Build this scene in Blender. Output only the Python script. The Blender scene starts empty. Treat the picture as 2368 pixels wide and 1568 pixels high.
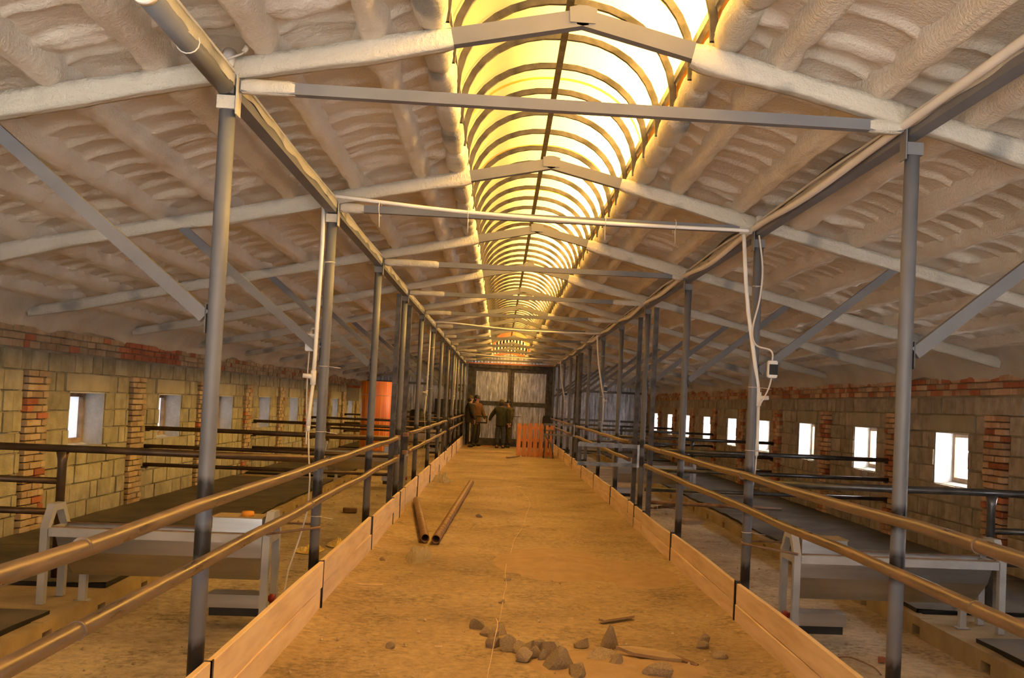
import bpy, bmesh, math, random
import numpy as np
from mathutils import Vector, Matrix

random.seed(7)
RNG = np.random.default_rng(7)
SC = bpy.context.scene
COL = SC.collection

# ------------------------------------------------------------------ camera
W_PX, H_PX, F_PX = 2368.0, 1568.0, 2430.0
CAM_H, YAW, PITCH, ROLL, PPX, PPY = 1.5725, 0.0798, 0.0325, 0.0468, 1353.2, 861.56
cy, sy, cp, sp = math.cos(YAW), math.sin(YAW), math.cos(PITCH), math.sin(PITCH)
fwd = Vector((sy * cp, cy * cp, sp)); rgt = Vector((cy, -sy, 0)); upv = rgt.cross(fwd)
cr, sr = math.cos(ROLL), math.sin(ROLL)
r2 = rgt * cr + upv * sr; u2 = -rgt * sr + upv * cr
cam_d = bpy.data.cameras.new('camera')
cam = bpy.data.objects.new('camera', cam_d); COL.objects.link(cam)
cam_d.sensor_fit = 'HORIZONTAL'; cam_d.sensor_width = 36.0
cam_d.lens = F_PX / W_PX * 36.0
cam_d.shift_x = (W_PX / 2 - PPX) / W_PX
cam_d.shift_y = (PPY - H_PX / 2) / W_PX
cam_d.clip_start = 0.05; cam_d.clip_end = 300
M = Matrix.Identity(4)
for i in range(3):
    M[i][0] = r2[i]; M[i][1] = u2[i]; M[i][2] = -fwd[i]
M[2][3] = CAM_H
cam.matrix_world = M
SC.camera = cam

# ------------------------------------------------------------------ light
WORLD_STRENGTH, SUN_STRENGTH, EXPOSURE = 1.0, 62.0, 0.46
world = bpy.data.worlds.new('sky'); SC.world = world
world.use_nodes = True
bg = world.node_tree.nodes['Background']
bg.inputs[0].default_value = (0.78, 0.87, 1.0, 1); bg.inputs[1].default_value = WORLD_STRENGTH
sun_d = bpy.data.lights.new('sun', 'SUN'); sun_d.energy = SUN_STRENGTH; sun_d.angle = 0.42
sun_d.color = (1.0, 0.95, 0.86)
sun = bpy.data.objects.new('sun', sun_d); COL.objects.link(sun)
sun.rotation_euler = Vector((-0.91, 0.12, -0.37)).to_track_quat('-Z', 'Y').to_euler()
sun.location = (30, -5, 25)
SC.view_settings.view_transform = 'Standard'; SC.view_settings.look = 'None'
SC.view_settings.gamma = 1.0; SC.view_settings.use_curve_mapping = False
SC.view_settings.exposure = EXPOSURE
SC.cycles.use_denoising = True
SC.cycles.max_bounces = 12; SC.cycles.diffuse_bounces = 8; SC.cycles.transmission_bounces = 8
SC.cycles.sample_clamp_indirect = 12.0

# ------------------------------------------------------------------ constants
LX, RX, RIDGE = -4.8, 5.4, 0.3          # inner wall faces, ridge line
Y0, Y1 = -2.5, 38.3                     # near end, far end
PL, PR = -1.300, 1.914                  # post rows
BAY = 3.0; PY = [4.87 + BAY * i for i in range(12)]
RTOP, SLOPE = 3.43, 0.225               # rafter top at the ridge, roof slope
ALLEY = -0.15
def roof(x): return RTOP - SLOPE * abs(x - RIDGE)
ORD = ['first', 'second', 'third', 'fourth', 'fifth', 'sixth', 'seventh', 'eighth', 'ninth', 'tenth', 'eleventh', 'twelfth', 'thirteenth', 'fourteenth', 'fifteenth', 'sixteenth', 'seventeenth', 'eighteenth']

# ------------------------------------------------------------------ helpers
def put(o, label=None, cat=None, group=None, kind=None):
    if label: o['label'] = label
    if cat: o['category'] = cat
    if group: o['group'] = group
    if kind: o['kind'] = kind
    return o

def empty(name, loc=(0, 0, 0), rz=0.0, label=None, cat=None, group=None, kind=None):
    o = bpy.data.objects.new(name, None); COL.objects.link(o)
    o.location = loc; o.rotation_euler = (0, 0, rz); o.empty_display_size = 0.1
    return put(o, label, cat, group, kind)

def link(name, me, m, parent=None, **kw):
    if m is not None:
        for mm in (m if isinstance(m, (list, tuple)) else [m]): me.materials.append(mm)
    o = bpy.data.objects.new(name, me); COL.objects.link(o)
    if parent is not None: o.parent = parent
    return put(o, **kw)

def copy_tree(o, parent=None):
    c = o.copy(); COL.objects.link(c)
    if parent is not None: c.parent = parent
    for ch in list(o.children): copy_tree(ch, c)
    return c

class MB:
    def __init__(s): s.v = []; s.f = []; s.sm = []
    def add(s, vs, fs, smooth=False):
        b = len(s.v); s.v += [tuple(v) for v in vs]
        for f in fs: s.f.append(tuple(b + i for i in f)); s.sm.append(smooth)
        return s
    def box(s, a, b):
        x0, y0, z0 = a; x1, y1, z1 = b
        return s.add([(x0, y0, z0), (x1, y0, z0), (x1, y1, z0), (x0, y1, z0), (x0, y0, z1), (x1, y0, z1), (x1, y1, z1), (x0, y1, z1)],
                     [(0, 3, 2, 1), (4, 5, 6, 7), (0, 1, 5, 4), (1, 2, 6, 5), (2, 3, 7, 6), (3, 0, 4, 7)])
    def bar(s, p, q, w, h, up=(0, 0, 1)):
        p, q = Vector(p), Vector(q); d = (q - p).normalized(); u = Vector(up)
        if abs(d.dot(u)) > 0.97: u = Vector((0, 1, 0))
        r = d.cross(u).normalized(); u = r.cross(d)
        vs = []
        for c in (p, q):
            for a, b in ((-1, -1), (1, -1), (1, 1), (-1, 1)): vs.append(c + r * (a * w / 2) + u * (b * h / 2))
        return s.add(vs, [(0, 1, 2, 3), (7, 6, 5, 4), (0, 4, 5, 1), (1, 5, 6, 2), (2, 6, 7, 3), (3, 7, 4, 0)])
    def tube(s, pts, r, n=10, caps=True, closed=False):
        pts = [Vector(p) for p in pts]; rs = r if isinstance(r, (list, tuple)) else [r] * len(pts)
        vs = []; fs = []; prev = None; m = len(pts)
        for i, p in enumerate(pts):
            if closed: d = (pts[(i + 1) % m] - pts[i - 1]).normalized()
            else: d = (pts[min(i + 1, m - 1)] - pts[max(i - 1, 0)]).normalized()
            if prev is None:
                a = Vector((0, 0, 1)) if abs(d.z) < 0.9 else Vector((1, 0, 0))
                x = d.cross(a).normalized()
            else:
                x = (prev - d * prev.dot(d)).normalized()
            prev = x; y = d.cross(x)
            for k in range(n):
                t = 2 * math.pi * k / n
                vs.append(p + (x * math.cos(t) + y * math.sin(t)) * rs[i])
        for i in range(m if closed else m - 1):
            j = (i + 1) % m
            for k in range(n):
                l = (k + 1) % n
                fs.append((i * n + k, i * n + l, j * n + l, j * n + k))
        s.add(vs, fs, True)
        if caps and not closed:
            b = len(s.v) - len(vs)
            s.f.append(tuple(b + k for k in range(n - 1, -1, -1))); s.sm.append(False)
            s.f.append(tuple(b + (m - 1) * n + k for k in range(n))); s.sm.append(False)
        return s
    def lathe(s, prof, n=20, c=(0, 0, 0)):
        vs = []; fs = []
        for r, z in prof:
            for k in range(n):
                t = 2 * math.pi * k / n
                vs.append((c[0] + r * math.cos(t), c[1] + r * math.sin(t), c[2] + z))
        for i in range(len(prof) - 1):
            for k in range(n):
                l = (k + 1) % n
                fs.append((i * n + k, i * n + l, (i + 1) * n + l, (i + 1) * n + k))
        return s.add(vs, fs, True)
    def prism(s, poly, axis, a, b):
        n = len(poly); vs = []
        for c in (a, b):
            for p in poly:
                if axis == 'x': vs.append((c, p[0], p[1]))
                elif axis == 'y': vs.append((p[0], c, p[1]))
                else: vs.append((p[0], p[1], c))
        fs = [tuple(range(n - 1, -1, -1)), tuple(range(n, 2 * n))]
        for i in range(n):
            j = (i + 1) % n; fs.append((i, j, n + j, n + i))
        return s.add(vs, fs)
    def mesh(s, name):
        me = bpy.data.meshes.new(name); me.from_pydata(s.v, [], s.f)
        me.polygons.foreach_set('use_smooth', s.sm)
        bm = bmesh.new(); bm.from_mesh(me); bmesh.ops.recalc_face_normals(bm, faces=bm.faces); bm.to_mesh(me); bm.free()
        me.update(); return me
    def build(s, name, m, parent=None, **kw): return link(name, s.mesh(name), m, parent, **kw)

def grid_mesh(name, P, smooth=True, closed_u=False):
    """P: (n, m, 3) array of points -> quad grid"""
    n, m, _ = P.shape
    me = bpy.data.meshes.new(name)
    idx = np.arange(n * m).reshape(n, m)
    if closed_u: idx = np.concatenate([idx, idx[:, :1]], 1)
    q = np.stack([idx[:-1, :-1], idx[:-1, 1:], idx[1:, 1:], idx[1:, :-1]], -1).reshape(-1, 4)
    me.vertices.add(n * m); me.vertices.foreach_set('co', P.reshape(-1).astype(np.float32))
    me.loops.add(q.size); me.loops.foreach_set('vertex_index', q.reshape(-1).astype(np.int32))
    me.polygons.add(len(q)); me.polygons.foreach_set('loop_start', np.arange(0, q.size, 4, dtype=np.int32))
    me.polygons.foreach_set('use_smooth', np.full(len(q), smooth))
    me.update(calc_edges=True); me.validate(); return me

LAT = RNG.random((256, 256))
def vnoise(x, y):
    x = np.asarray(x, float); y = np.asarray(y, float)
    xi = np.floor(x).astype(int); yi = np.floor(y).astype(int)
    fx = x - xi; fy = y - yi; fx = fx * fx * (3 - 2 * fx); fy = fy * fy * (3 - 2 * fy)
    g = lambda a, b: LAT[a % 256, b % 256]
    return (g(xi, yi) * (1 - fx) + g(xi + 1, yi) * fx) * (1 - fy) + (g(xi, yi + 1) * (1 - fx) + g(xi + 1, yi + 1) * fx) * fy
def fbm(x, y, o=3):
    t = 0; a = 1; n = 0
    for k in range(o):
        t = t + a * (vnoise(np.asarray(x) * 2 ** k + 17 * k, np.asarray(y) * 2 ** k + 31 * k) - 0.5); n += a; a *= 0.5
    return t / n * 2

# ------------------------------------------------------------------ materials
def new_mat(name):
    m = bpy.data.materials.new(name); m.use_nodes = True
    nt = m.node_tree; return m, nt, nt.nodes['Principled BSDF']
def coords(nt, kind='Object', scale=(1, 1, 1)):
    if kind == 'Position':
        g = nt.nodes.new('ShaderNodeNewGeometry'); return g.outputs['Position']
    tc = nt.nodes.new('ShaderNodeTexCoord'); mp = nt.nodes.new('ShaderNodeMapping')
    mp.inputs['Scale'].default_value = scale
    nt.links.new(tc.outputs[kind], mp.inputs[0]); return mp.outputs[0]
def noise(nt, vec, scale, detail=3, rough=0.55):
    n = nt.nodes.new('ShaderNodeTexNoise'); n.inputs['Scale'].default_value = scale
    n.inputs['Detail'].default_value = detail; n.inputs['Roughness'].default_value = rough
    nt.links.new(vec, n.inputs['Vector']); return n.outputs[0]
def ramp(nt, fac, stops):
    r = nt.nodes.new('ShaderNodeValToRGB'); e = r.color_ramp.elements
    while len(e) < len(stops): e.new(0.5)
    for k, (p, c) in enumerate(stops):
        e[k].position = p; e[k].color = (*c, 1) if len(c) == 3 else c
    nt.links.new(fac, r.inputs[0]); return r.outputs[0]
def mixc(nt, fac, a, b, mode='MIX'):
    n = nt.nodes.new('ShaderNodeMix'); n.data_type = 'RGBA'; n.blend_type = mode
    for s, v in ((n.inputs[0], fac), (n.inputs[6], a), (n.inputs[7], b)):
        if isinstance(v, (int, float)): s.default_value = v
        elif isinstance(v, tuple): s.default_value = (*v, 1)
        else: nt.links.new(v, s)
    return n.outputs[2]
def bump(nt, bsdf, h, strength=0.4, dist=0.01):
    b = nt.nodes.new('ShaderNodeBump'); b.inputs['Strength'].default_value = strength; b.inputs['Distance'].default_value = dist
    nt.links.new(h, b.inputs['Height']); nt.links.new(b.outputs[0], bsdf.inputs['Normal'])
def math_n(nt, op, a, b=0.0):
    n = nt.nodes.new('ShaderNodeMath'); n.operation = op
    for s, v in ((n.inputs[0], a), (n.inputs[1], b)):
        if isinstance(v, (int, float)): s.default_value = v
        else: nt.links.new(v, s)
    return n.outputs[0]

def simple(name, c1, c2, scale=4.0, rough=0.6, metal=0.0, bscale=60, bstr=0.25, bdist=0.004, stretch=(1, 1, 1), spec=0.4, c3=None, rnd=0.0, island=False):
    m, nt, b = new_mat(name)
    v = coords(nt, 'Position' if island else 'Object', stretch)
    n = noise(nt, v, scale, 4)
    stops = [(0.34, c1), (0.66, c2)] if c3 is None else [(0.30, c1), (0.52, c2), (0.72, c3)]
    c = ramp(nt, n, stops)
    if rnd:
        if island:
            g = nt.nodes.new('ShaderNodeNewGeometry'); a = g.outputs['Random Per Island']
            oi = nt.nodes.new('ShaderNodeObjectInfo')
            a = math_n(nt, 'FRACT', math_n(nt, 'ADD', a, oi.outputs['Random']))
        else:
            oi = nt.nodes.new('ShaderNodeObjectInfo'); a = oi.outputs['Random']
        k = math_n(nt, 'ADD', math_n(nt, 'MULTIPLY', a, 2 * rnd), 1 - rnd)
        cc = nt.nodes.new('ShaderNodeCombineColor')
        for q in range(3): nt.links.new(k, cc.inputs[q])
        c = mixc(nt, 1.0, c, cc.outputs[0], 'MULTIPLY')
    nt.links.new(c, b.inputs['Base Color'])
    b.inputs['Roughness'].default_value = rough; b.inputs['Metallic'].default_value = metal
    b.inputs['Specular IOR Level'].default_value = spec
    if bstr: bump(nt, b, noise(nt, v, bscale, 3), bstr, bdist)
    return m

def foam_mat(name, c1, c2, c3, smudge=0.0):
    m, nt, b = new_mat(name)
    v = coords(nt)
    c = ramp(nt, noise(nt, v, 1.3, 4), [(0.3, c1), (0.5, c2), (0.72, c3)])
    if smudge:
        s = ramp(nt, noise(nt, v, 2.1, 2), [(0.56, (0, 0, 0)), (0.67, (smudge,) * 3)])
        c = mixc(nt, s, c, (0.10, 0.11, 0.13))
    nt.links.new(c, b.inputs['Base Color'])
    b.inputs['Roughness'].default_value = 0.42; b.inputs['Specular IOR Level'].default_value = 0.45
    h = mixc(nt, 0.45, noise(nt, v, 48, 4, 0.65), noise(nt, v, 11, 3))
    bump(nt, b, h, 0.85, 0.022)
    return m

MT = {}
MT['foam'] = foam_mat('sprayed_foam', (0.50, 0.435, 0.355), (0.60, 0.54, 0.455), (0.69, 0.635, 0.555))
MT['foam_pale'] = foam_mat('sprayed_foam_pale', (0.46, 0.42, 0.34), (0.54, 0.50, 0.42), (0.60, 0.56, 0.48), 0.7)
MT['foam_purlin'] = foam_mat('sprayed_foam_ridge', (0.57, 0.50, 0.41), (0.66, 0.60, 0.51), (0.73, 0.68, 0.60))
MT['frame'] = simple('grey_primer', (0.130, 0.131, 0.142), (0.165, 0.166, 0.178), 3, 0.55, bstr=0.05)
MT['red_primer'] = simple('red_primer', (0.36, 0.13, 0.07), (0.46, 0.19, 0.10), 4, 0.6, bstr=0.05)
MT['dark_steel'] = simple('dark_mill_steel', (0.045, 0.042, 0.042), (0.12, 0.11, 0.105), 9, 0.5, 0.6, bstr=0.1)
MT['mill'] = simple('blue_mill_steel', (0.10, 0.105, 0.115), (0.24, 0.245, 0.25), 11, 0.42, 0.75, bstr=0.1)
MT['rust_pipe'] = simple('rusty_pipe', (0.16, 0.085, 0.05), (0.27, 0.17, 0.11), 10, 0.55, 0.25, bstr=0.2, c3=(0.36, 0.20, 0.12))
MT['pen_pipe_l'] = simple('brown_pen_pipe', (0.075, 0.05, 0.032), (0.13, 0.085, 0.052), 8, 0.38, 0.5, bstr=0.1)
MT['pen_pipe_r'] = simple('dark_pen_pipe', (0.08, 0.085, 0.09), (0.15, 0.15, 0.155), 8, 0.33, 0.7, bstr=0.1)
MT['plank'] = simple('fresh_pine', (0.62, 0.44, 0.27), (0.73, 0.545, 0.36), 2.6, 0.7, bscale=30, bstr=0.25, stretch=(6, 0.6, 6), c3=(0.79, 0.62, 0.43), rnd=0.08)
MT['plank_old'] = simple('weathered_plank', (0.30, 0.20, 0.12), (0.42, 0.30, 0.19), 3, 0.8, bscale=25, bstr=0.4, stretch=(1, 8, 8))
MT['pallet'] = simple('orange_brown_pallet', (0.52, 0.20, 0.08), (0.66, 0.29, 0.13), 3, 0.7, bstr=0.3, stretch=(6, 6, 1), rnd=0.15)
MT['mortar'] = simple('block_mortar', (0.27, 0.235, 0.165), (0.38, 0.33, 0.235), 2.2, 0.9, bscale=25, bstr=0.8, bdist=0.02)
MT['block'] = simple('cinder_block', (0.24, 0.215, 0.14), (0.34, 0.30, 0.20), 5.0, 0.9, bscale=45, bstr=0.7, bdist=0.012, c3=(0.42, 0.37, 0.255), rnd=0.14, island=True)
MT['brick'] = simple('clay_brick', (0.42, 0.22, 0.12), (0.52, 0.33, 0.20), 3.2, 0.85, bscale=40, bstr=0.6, bdist=0.01, c3=(0.55, 0.41, 0.26), rnd=0.22, island=True)
MT['brick_red'] = simple('red_brick', (0.34, 0.10, 0.05), (0.46, 0.17, 0.08), 3.2, 0.85, bscale=40, bstr=0.6, bdist=0.01, rnd=0.2, island=True)
MT['brick_tan'] = simple('dusted_brick', (0.33, 0.225, 0.13), (0.42, 0.305, 0.185), 5, 0.85, bscale=40, bstr=0.6, bdist=0.01, c3=(0.47, 0.365, 0.24), rnd=0.18, island=True)
MT['block_brown'] = simple('brown_cinder_block', (0.27, 0.22, 0.165), (0.38, 0.315, 0.24), 7.0, 0.9, bscale=45, bstr=0.7, bdist=0.012, c3=(0.46, 0.39, 0.30), rnd=0.16, island=True)
MT['lintel'] = simple('concrete_lintel', (0.33, 0.29, 0.20), (0.42, 0.36, 0.25), 2.5, 0.9, bscale=60, bstr=0.4)
MT['plaster'] = simple('window_reveal_plaster', (0.42, 0.41, 0.40), (0.56, 0.55, 0.53), 5, 0.9, bscale=30, bstr=0.6, bdist=0.01)
MT['wood_frame'] = simple('window_wood', (0.20, 0.12, 0.07), (0.40, 0.28, 0.17), 6, 0.75)
MT['mat'] = simple('rubber_mat', (0.060, 0.052, 0.043), (0.105, 0.090, 0.070), 1.8, 0.75, bscale=70, bstr=0.6, bdist=0.006, c3=(0.15, 0.125, 0.095))
MT['mat_edge'] = simple('rubber_edge', (0.010, 0.010, 0.010), (0.022, 0.021, 0.020), 4, 0.7)
MT['curb'] = simple('concrete_curb', (0.30, 0.23, 0.13), (0.44, 0.34, 0.20), 2.4, 0.9, bscale=30, bstr=0.6, bdist=0.012)
MT['steel'] = simple('stainless_steel', (0.42, 0.42, 0.43), (0.55, 0.55, 0.56), 3, 0.28, 1.0, bstr=0.03, stretch=(0.4, 4, 4))
MT['galv'] = simple('galvanised_steel', (0.40, 0.42, 0.44), (0.62, 0.64, 0.66), 14, 0.38, 0.9, bstr=0.05)
MT['galv_leg'] = simple('grey_frame_paint', (0.38, 0.39, 0.41), (0.48, 0.49, 0.51), 5, 0.5, 0.1, bstr=0.05)
MT['white_pvc'] = simple('white_pvc', (0.72, 0.70, 0.66), (0.80, 0.78, 0.74), 4, 0.4, bstr=0.0)
MT['cable'] = simple('pale_cable', (0.62, 0.58, 0.52), (0.70, 0.66, 0.60), 4, 0.5, bstr=0.0)
MT['black'] = simple('black_plastic', (0.012, 0.012, 0.013), (0.03, 0.03, 0.03), 4, 0.5, bstr=0.05)
MT['tinted'] = simple('smoked_cover', (0.012, 0.012, 0.014), (0.02, 0.02, 0.022), 4, 0.15, bstr=0.0)
MT['orange_cap'] = simple('orange_cap', (0.80, 0.32, 0.03), (0.86, 0.38, 0.05), 4, 0.45, bstr=0.0)
MT['red_plug'] = simple('red_plug', (0.22, 0.02, 0.02), (0.32, 0.04, 0.03), 4, 0.4, bstr=0.0)
MT['stone'] = simple('rubble_stone', (0.28, 0.215, 0.15), (0.42, 0.315, 0.21), 8, 0.95, bscale=45, bstr=0.7, bdist=0.01, c3=(0.50, 0.40, 0.29), rnd=0.2)
MT['sand'] = simple('reddish_sand', (0.36, 0.24, 0.14), (0.43, 0.295, 0.18), 6, 0.95, bscale=90, bstr=0.6, bdist=0.008)
MT['twig'] = simple('dry_twig', (0.13, 0.07, 0.05), (0.22, 0.13, 0.09), 9, 0.85)
MT['skin'] = simple('skin', (0.55, 0.30, 0.20), (0.62, 0.36, 0.25), 8, 0.55, bstr=0.05)
def cloth(n, a, b, sc=14): return simple(n, a, b, sc, 0.9, bscale=120, bstr=0.3)
MT['jk_dark'] = cloth('dark_jacket', (0.028, 0.024, 0.022), (0.05, 0.042, 0.036))
MT['jk_green'] = cloth('dark_green_jacket', (0.030, 0.034, 0.022), (0.055, 0.058, 0.036))
MT['jk_brown'] = cloth('brown_jacket', (0.12, 0.06, 0.035), (0.18, 0.095, 0.055))
MT['camo'] = cloth('camouflage_jacket', (0.05, 0.045, 0.025), (0.15, 0.115, 0.06), 11)
MT['tr_dark'] = cloth('dark_trousers', (0.03, 0.028, 0.03), (0.05, 0.046, 0.046))
MT['tr_blue'] = cloth('blue_trousers', (0.045, 0.055, 0.075), (0.07, 0.08, 0.105))
MT['hat_olive'] = cloth('olive_hat', (0.075, 0.062, 0.032), (0.11, 0.09, 0.045))
MT['boots'] = cloth('boots', (0.025, 0.024, 0.022), (0.05, 0.046, 0.04))
MT['stripe'] = cloth('pale_stripe', (0.5, 0.46, 0.38), (0.55, 0.5, 0.42))
MT['snow'] = simple('snow', (0.80, 0.82, 0.86), (0.86, 0.87, 0.90), 2, 0.9, bscale=8, bstr=0.2)
MT['yellow'] = simple('yellow_wrapper', (0.62, 0.45, 0.10), (0.72, 0.56, 0.22), 14, 0.4, c3=(0.5, 0.12, 0.06))

def floor_mat(name, stops, scale, spot=0.0):
    m, nt, b = new_mat(name)
    v = coords(nt); vs = coords(nt, 'Object', (1.0, 1.0, 1.0))
    big = noise(nt, vs, 0.55, 5, 0.6)
    c = ramp(nt, big, stops)
    fine = ramp(nt, noise(nt, v, scale, 6, 0.7), [(0.35, (0.62, 0.62, 0.62)), (0.6, (1.06, 1.06, 1.06))])
    c = mixc(nt, 0.75, c, fine, 'MULTIPLY')
    if spot:
        sp_ = ramp(nt, mixc(nt, 0.45, noise(nt, v, 19, 5, 0.75), noise(nt, vs, 1.6, 4, 0.65)), [(0.51, (0, 0, 0)), (0.63, (spot,) * 3)])
        c = mixc(nt, sp_, c, (0.10, 0.075, 0.05))
    nt.links.new(c, b.inputs['Base Color'])
    b.inputs['Roughness'].default_value = 0.85; b.inputs['Specular IOR Level'].default_value = 0.3
    bump(nt, b, mixc(nt, 0.5, noise(nt, v, 28, 5), noise(nt, v, 5, 4)), 0.5, 0.018)
    return m
MT['aisle'] = floor_mat('dusty_concrete', [(0.30, (0.27, 0.19, 0.115)), (0.48, (0.40, 0.285, 0.175)), (0.68, (0.48, 0.36, 0.23))], 14, 0.75)
MT['alley'] = floor_mat('alley_concrete', [(0.30, (0.28, 0.225, 0.16)), (0.48, (0.45, 0.37, 0.27)), (0.66, (0.57, 0.475, 0.355))], 12, 0.8)

def post_mat():
    m, nt, b = new_mat('grey_post_paint')
    tc = nt.nodes.new('ShaderNodeTexCoord'); sx = nt.nodes.new('ShaderNodeSeparateXYZ')
    nt.links.new(tc.outputs['Object'], sx.inputs[0])
    v = coords(nt, 'Object', (1, 1, 0.35)); n = noise(nt, v, 17, 4)
    tot = None
    for z, hw in ((1.115, 0.085), (0.885, 0.10), (0.37, 0.12)):
        d = math_n(nt, 'ABSOLUTE', math_n(nt, 'SUBTRACT', sx.outputs[2], z))
        k = math_n(nt, 'SUBTRACT', 1.0, math_n(nt, 'DIVIDE', d, hw))
        k = math_n(nt, 'MAXIMUM', k, 0.0)
        tot = k if tot is None else math_n(nt, 'MAXIMUM', tot, k)
    f = math_n(nt, 'MULTIPLY', tot, math_n(nt, 'ADD', math_n(nt, 'MULTIPLY', n, 3.4), -0.2))
    f = ramp(nt, f, [(0.25, (0, 0, 0)), (0.85, (1, 1, 1))])
    base = ramp(nt, noise(nt, coords(nt), 5, 3), [(0.3, (0.118, 0.121, 0.135)), (0.7, (0.150, 0.153, 0.168))])
    c = mixc(nt, f, base, (0.018, 0.016, 0.016))
    nt.links.new(c, b.inputs['Base Color']); b.inputs['Roughness'].default_value = 0.5
    return m
MT['post'] = post_mat()

def rail_mat():
    m, nt, b = new_mat('dusty_rail_pipe')
    v = coords(nt, 'Object', (6, 0.8, 6)); n = noise(nt, v, 4.0, 5)
    c = ramp(nt, n, [(0.32, (0.125, 0.088, 0.062)), (0.5, (0.19, 0.138, 0.098)), (0.66, (0.275, 0.185, 0.13))])
    nt.links.new(c, b.inputs['Base Color'])
    b.inputs['Metallic'].default_value = 0.35
    nt.links.new(ramp(nt, n, [(0.3, (0.25,) * 3), (0.7, (0.5,) * 3)]), b.inputs['Roughness'])
    return m
MT['rail'] = rail_mat()

def corr_mat():
    m, nt, b = new_mat('galvanised_sheet')
    v = coords(nt, 'Object', (1, 1, 0.16)); n = noise(nt, v, 11, 5, 0.75)
    c = ramp(nt, n, [(0.34, (0.24, 0.25, 0.29)), (0.5, (0.52, 0.54, 0.60)), (0.64, (0.88, 0.89, 0.95))])  # vertical streaks in the colour imitate highlights and bluish reflections
    nt.links.new(c, b.inputs['Base Color']); b.inputs['Metallic'].default_value = 0.8
    b.inputs['Roughness'].default_value = 0.30
    bump(nt, b, noise(nt, coords(nt), 45, 3), 0.5, 0.012)
    return m
MT['corr'] = corr_mat()

def translucent(name, col_t, col_d, trans_mix, scale=6.0, clear=0.0, tint=(1.0, 0.66, 0.20)):
    m = bpy.data.materials.new(name); m.use_nodes = True; nt = m.node_tree; nt.nodes.clear()
    out = nt.nodes.new('ShaderNodeOutputMaterial'); v = coords(nt)
    n = noise(nt, v, scale, 4)
    k = ramp(nt, n, [(0.3, (0.90, 0.90, 0.90)), (0.7, (1.0, 1.0, 1.0))])
    tr = nt.nodes.new('ShaderNodeBsdfTranslucent'); df = nt.nodes.new('ShaderNodeBsdfDiffuse')
    nt.links.new(mixc(nt, 1.0, k, col_t, 'MULTIPLY'), tr.inputs[0]); df.inputs[0].default_value = (*col_d, 1)
    mx = nt.nodes.new('ShaderNodeMixShader'); mx.inputs[0].default_value = trans_mix
    nt.links.new(df.outputs[0], mx.inputs[1]); nt.links.new(tr.outputs[0], mx.inputs[2])
    res = mx.outputs[0]
    if clear:
        tp = nt.nodes.new('ShaderNodeBsdfTransparent'); tp.inputs[0].default_value = (*tint, 1)
        m2 = nt.nodes.new('ShaderNodeMixShader'); m2.inputs[0].default_value = clear
        nt.links.new(res, m2.inputs[1]); nt.links.new(tp.outputs[0], m2.inputs[2]); res = m2.outputs[0]
    nt.links.new(res, out.inputs[0]); return m
MT['panel'] = translucent('yellow_translucent_panel', (0.96, 0.53, 0.105), (0.85, 0.58, 0.22), 0.60, clear=0.15)
MT['pane'] = translucent('frosted_pane', (0.95, 0.96, 1.0), (0.8, 0.8, 0.82), 0.8, 40)
MT['bag'] = translucent('clear_plastic_bag', (0.7, 0.66, 0.58), (0.62, 0.56, 0.44), 0.4, 14, 0.62, (0.95, 0.94, 0.9))

# ================================================================== SETTING
# ---- snowy ground outside, unseen and added to bounce fill light in
m = MB(); m.box((-60, -60, -1.0), (60, Y0 - 0.2, -0.42)); m.box((-60, Y1 + 0.6, -1.0), (60, 90, -0.42)); m.box((-60, Y0 - 0.2, -1.0), (LX - 0.42, Y1 + 0.6, -0.42)); m.box((RX + 0.42, Y0 - 0.2, -1.0), (60, Y1 + 0.6, -0.42))
m.build('added_snow_ground', MT['snow'], kind='structure')
# ---- floors
ys = np.concatenate([np.arange(Y0, 14, 0.12), np.arange(14, Y1 + 0.3, 0.4)])
xs = np.linspace(-1.24, 1.86, 34)
X, Y = np.meshgrid(xs, ys, indexing='ij')
Z = 0.010 * fbm(X * 0.9, Y * 0.9, 3) + 0.006 * fbm(X * 4, Y * 4, 2)
edge = np.minimum(X + 1.24, 1.86 - X)
Z = Z + 0.02 * np.exp(-edge / 0.12)
floor = link('floor', grid_mesh('floor', np.stack([X, Y, Z], -1)), MT['aisle'], kind='structure')
for side, x0, x1 in (('left', -2.91, -1.24), ('right', 1.86, 3.46)):
    xs2 = np.linspace(x0, x1, 20); X, Y = np.meshgrid(xs2, ys, indexing='ij')
    Z = ALLEY + 0.012 * fbm(X * 1.2, Y * 1.2, 3)
    link('alley_slab', grid_mesh('alley_slab', np.stack([X, Y, Z], -1)), MT['alley'], floor)
m = MB(); m.box((-1.262, Y0, -0.4), (-1.24, Y1, -0.02)); m.box((1.86, Y0, -0.4), (1.88, Y1, -0.02))
m.build('aisle_edge', MT['alley'], floor)
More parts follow.
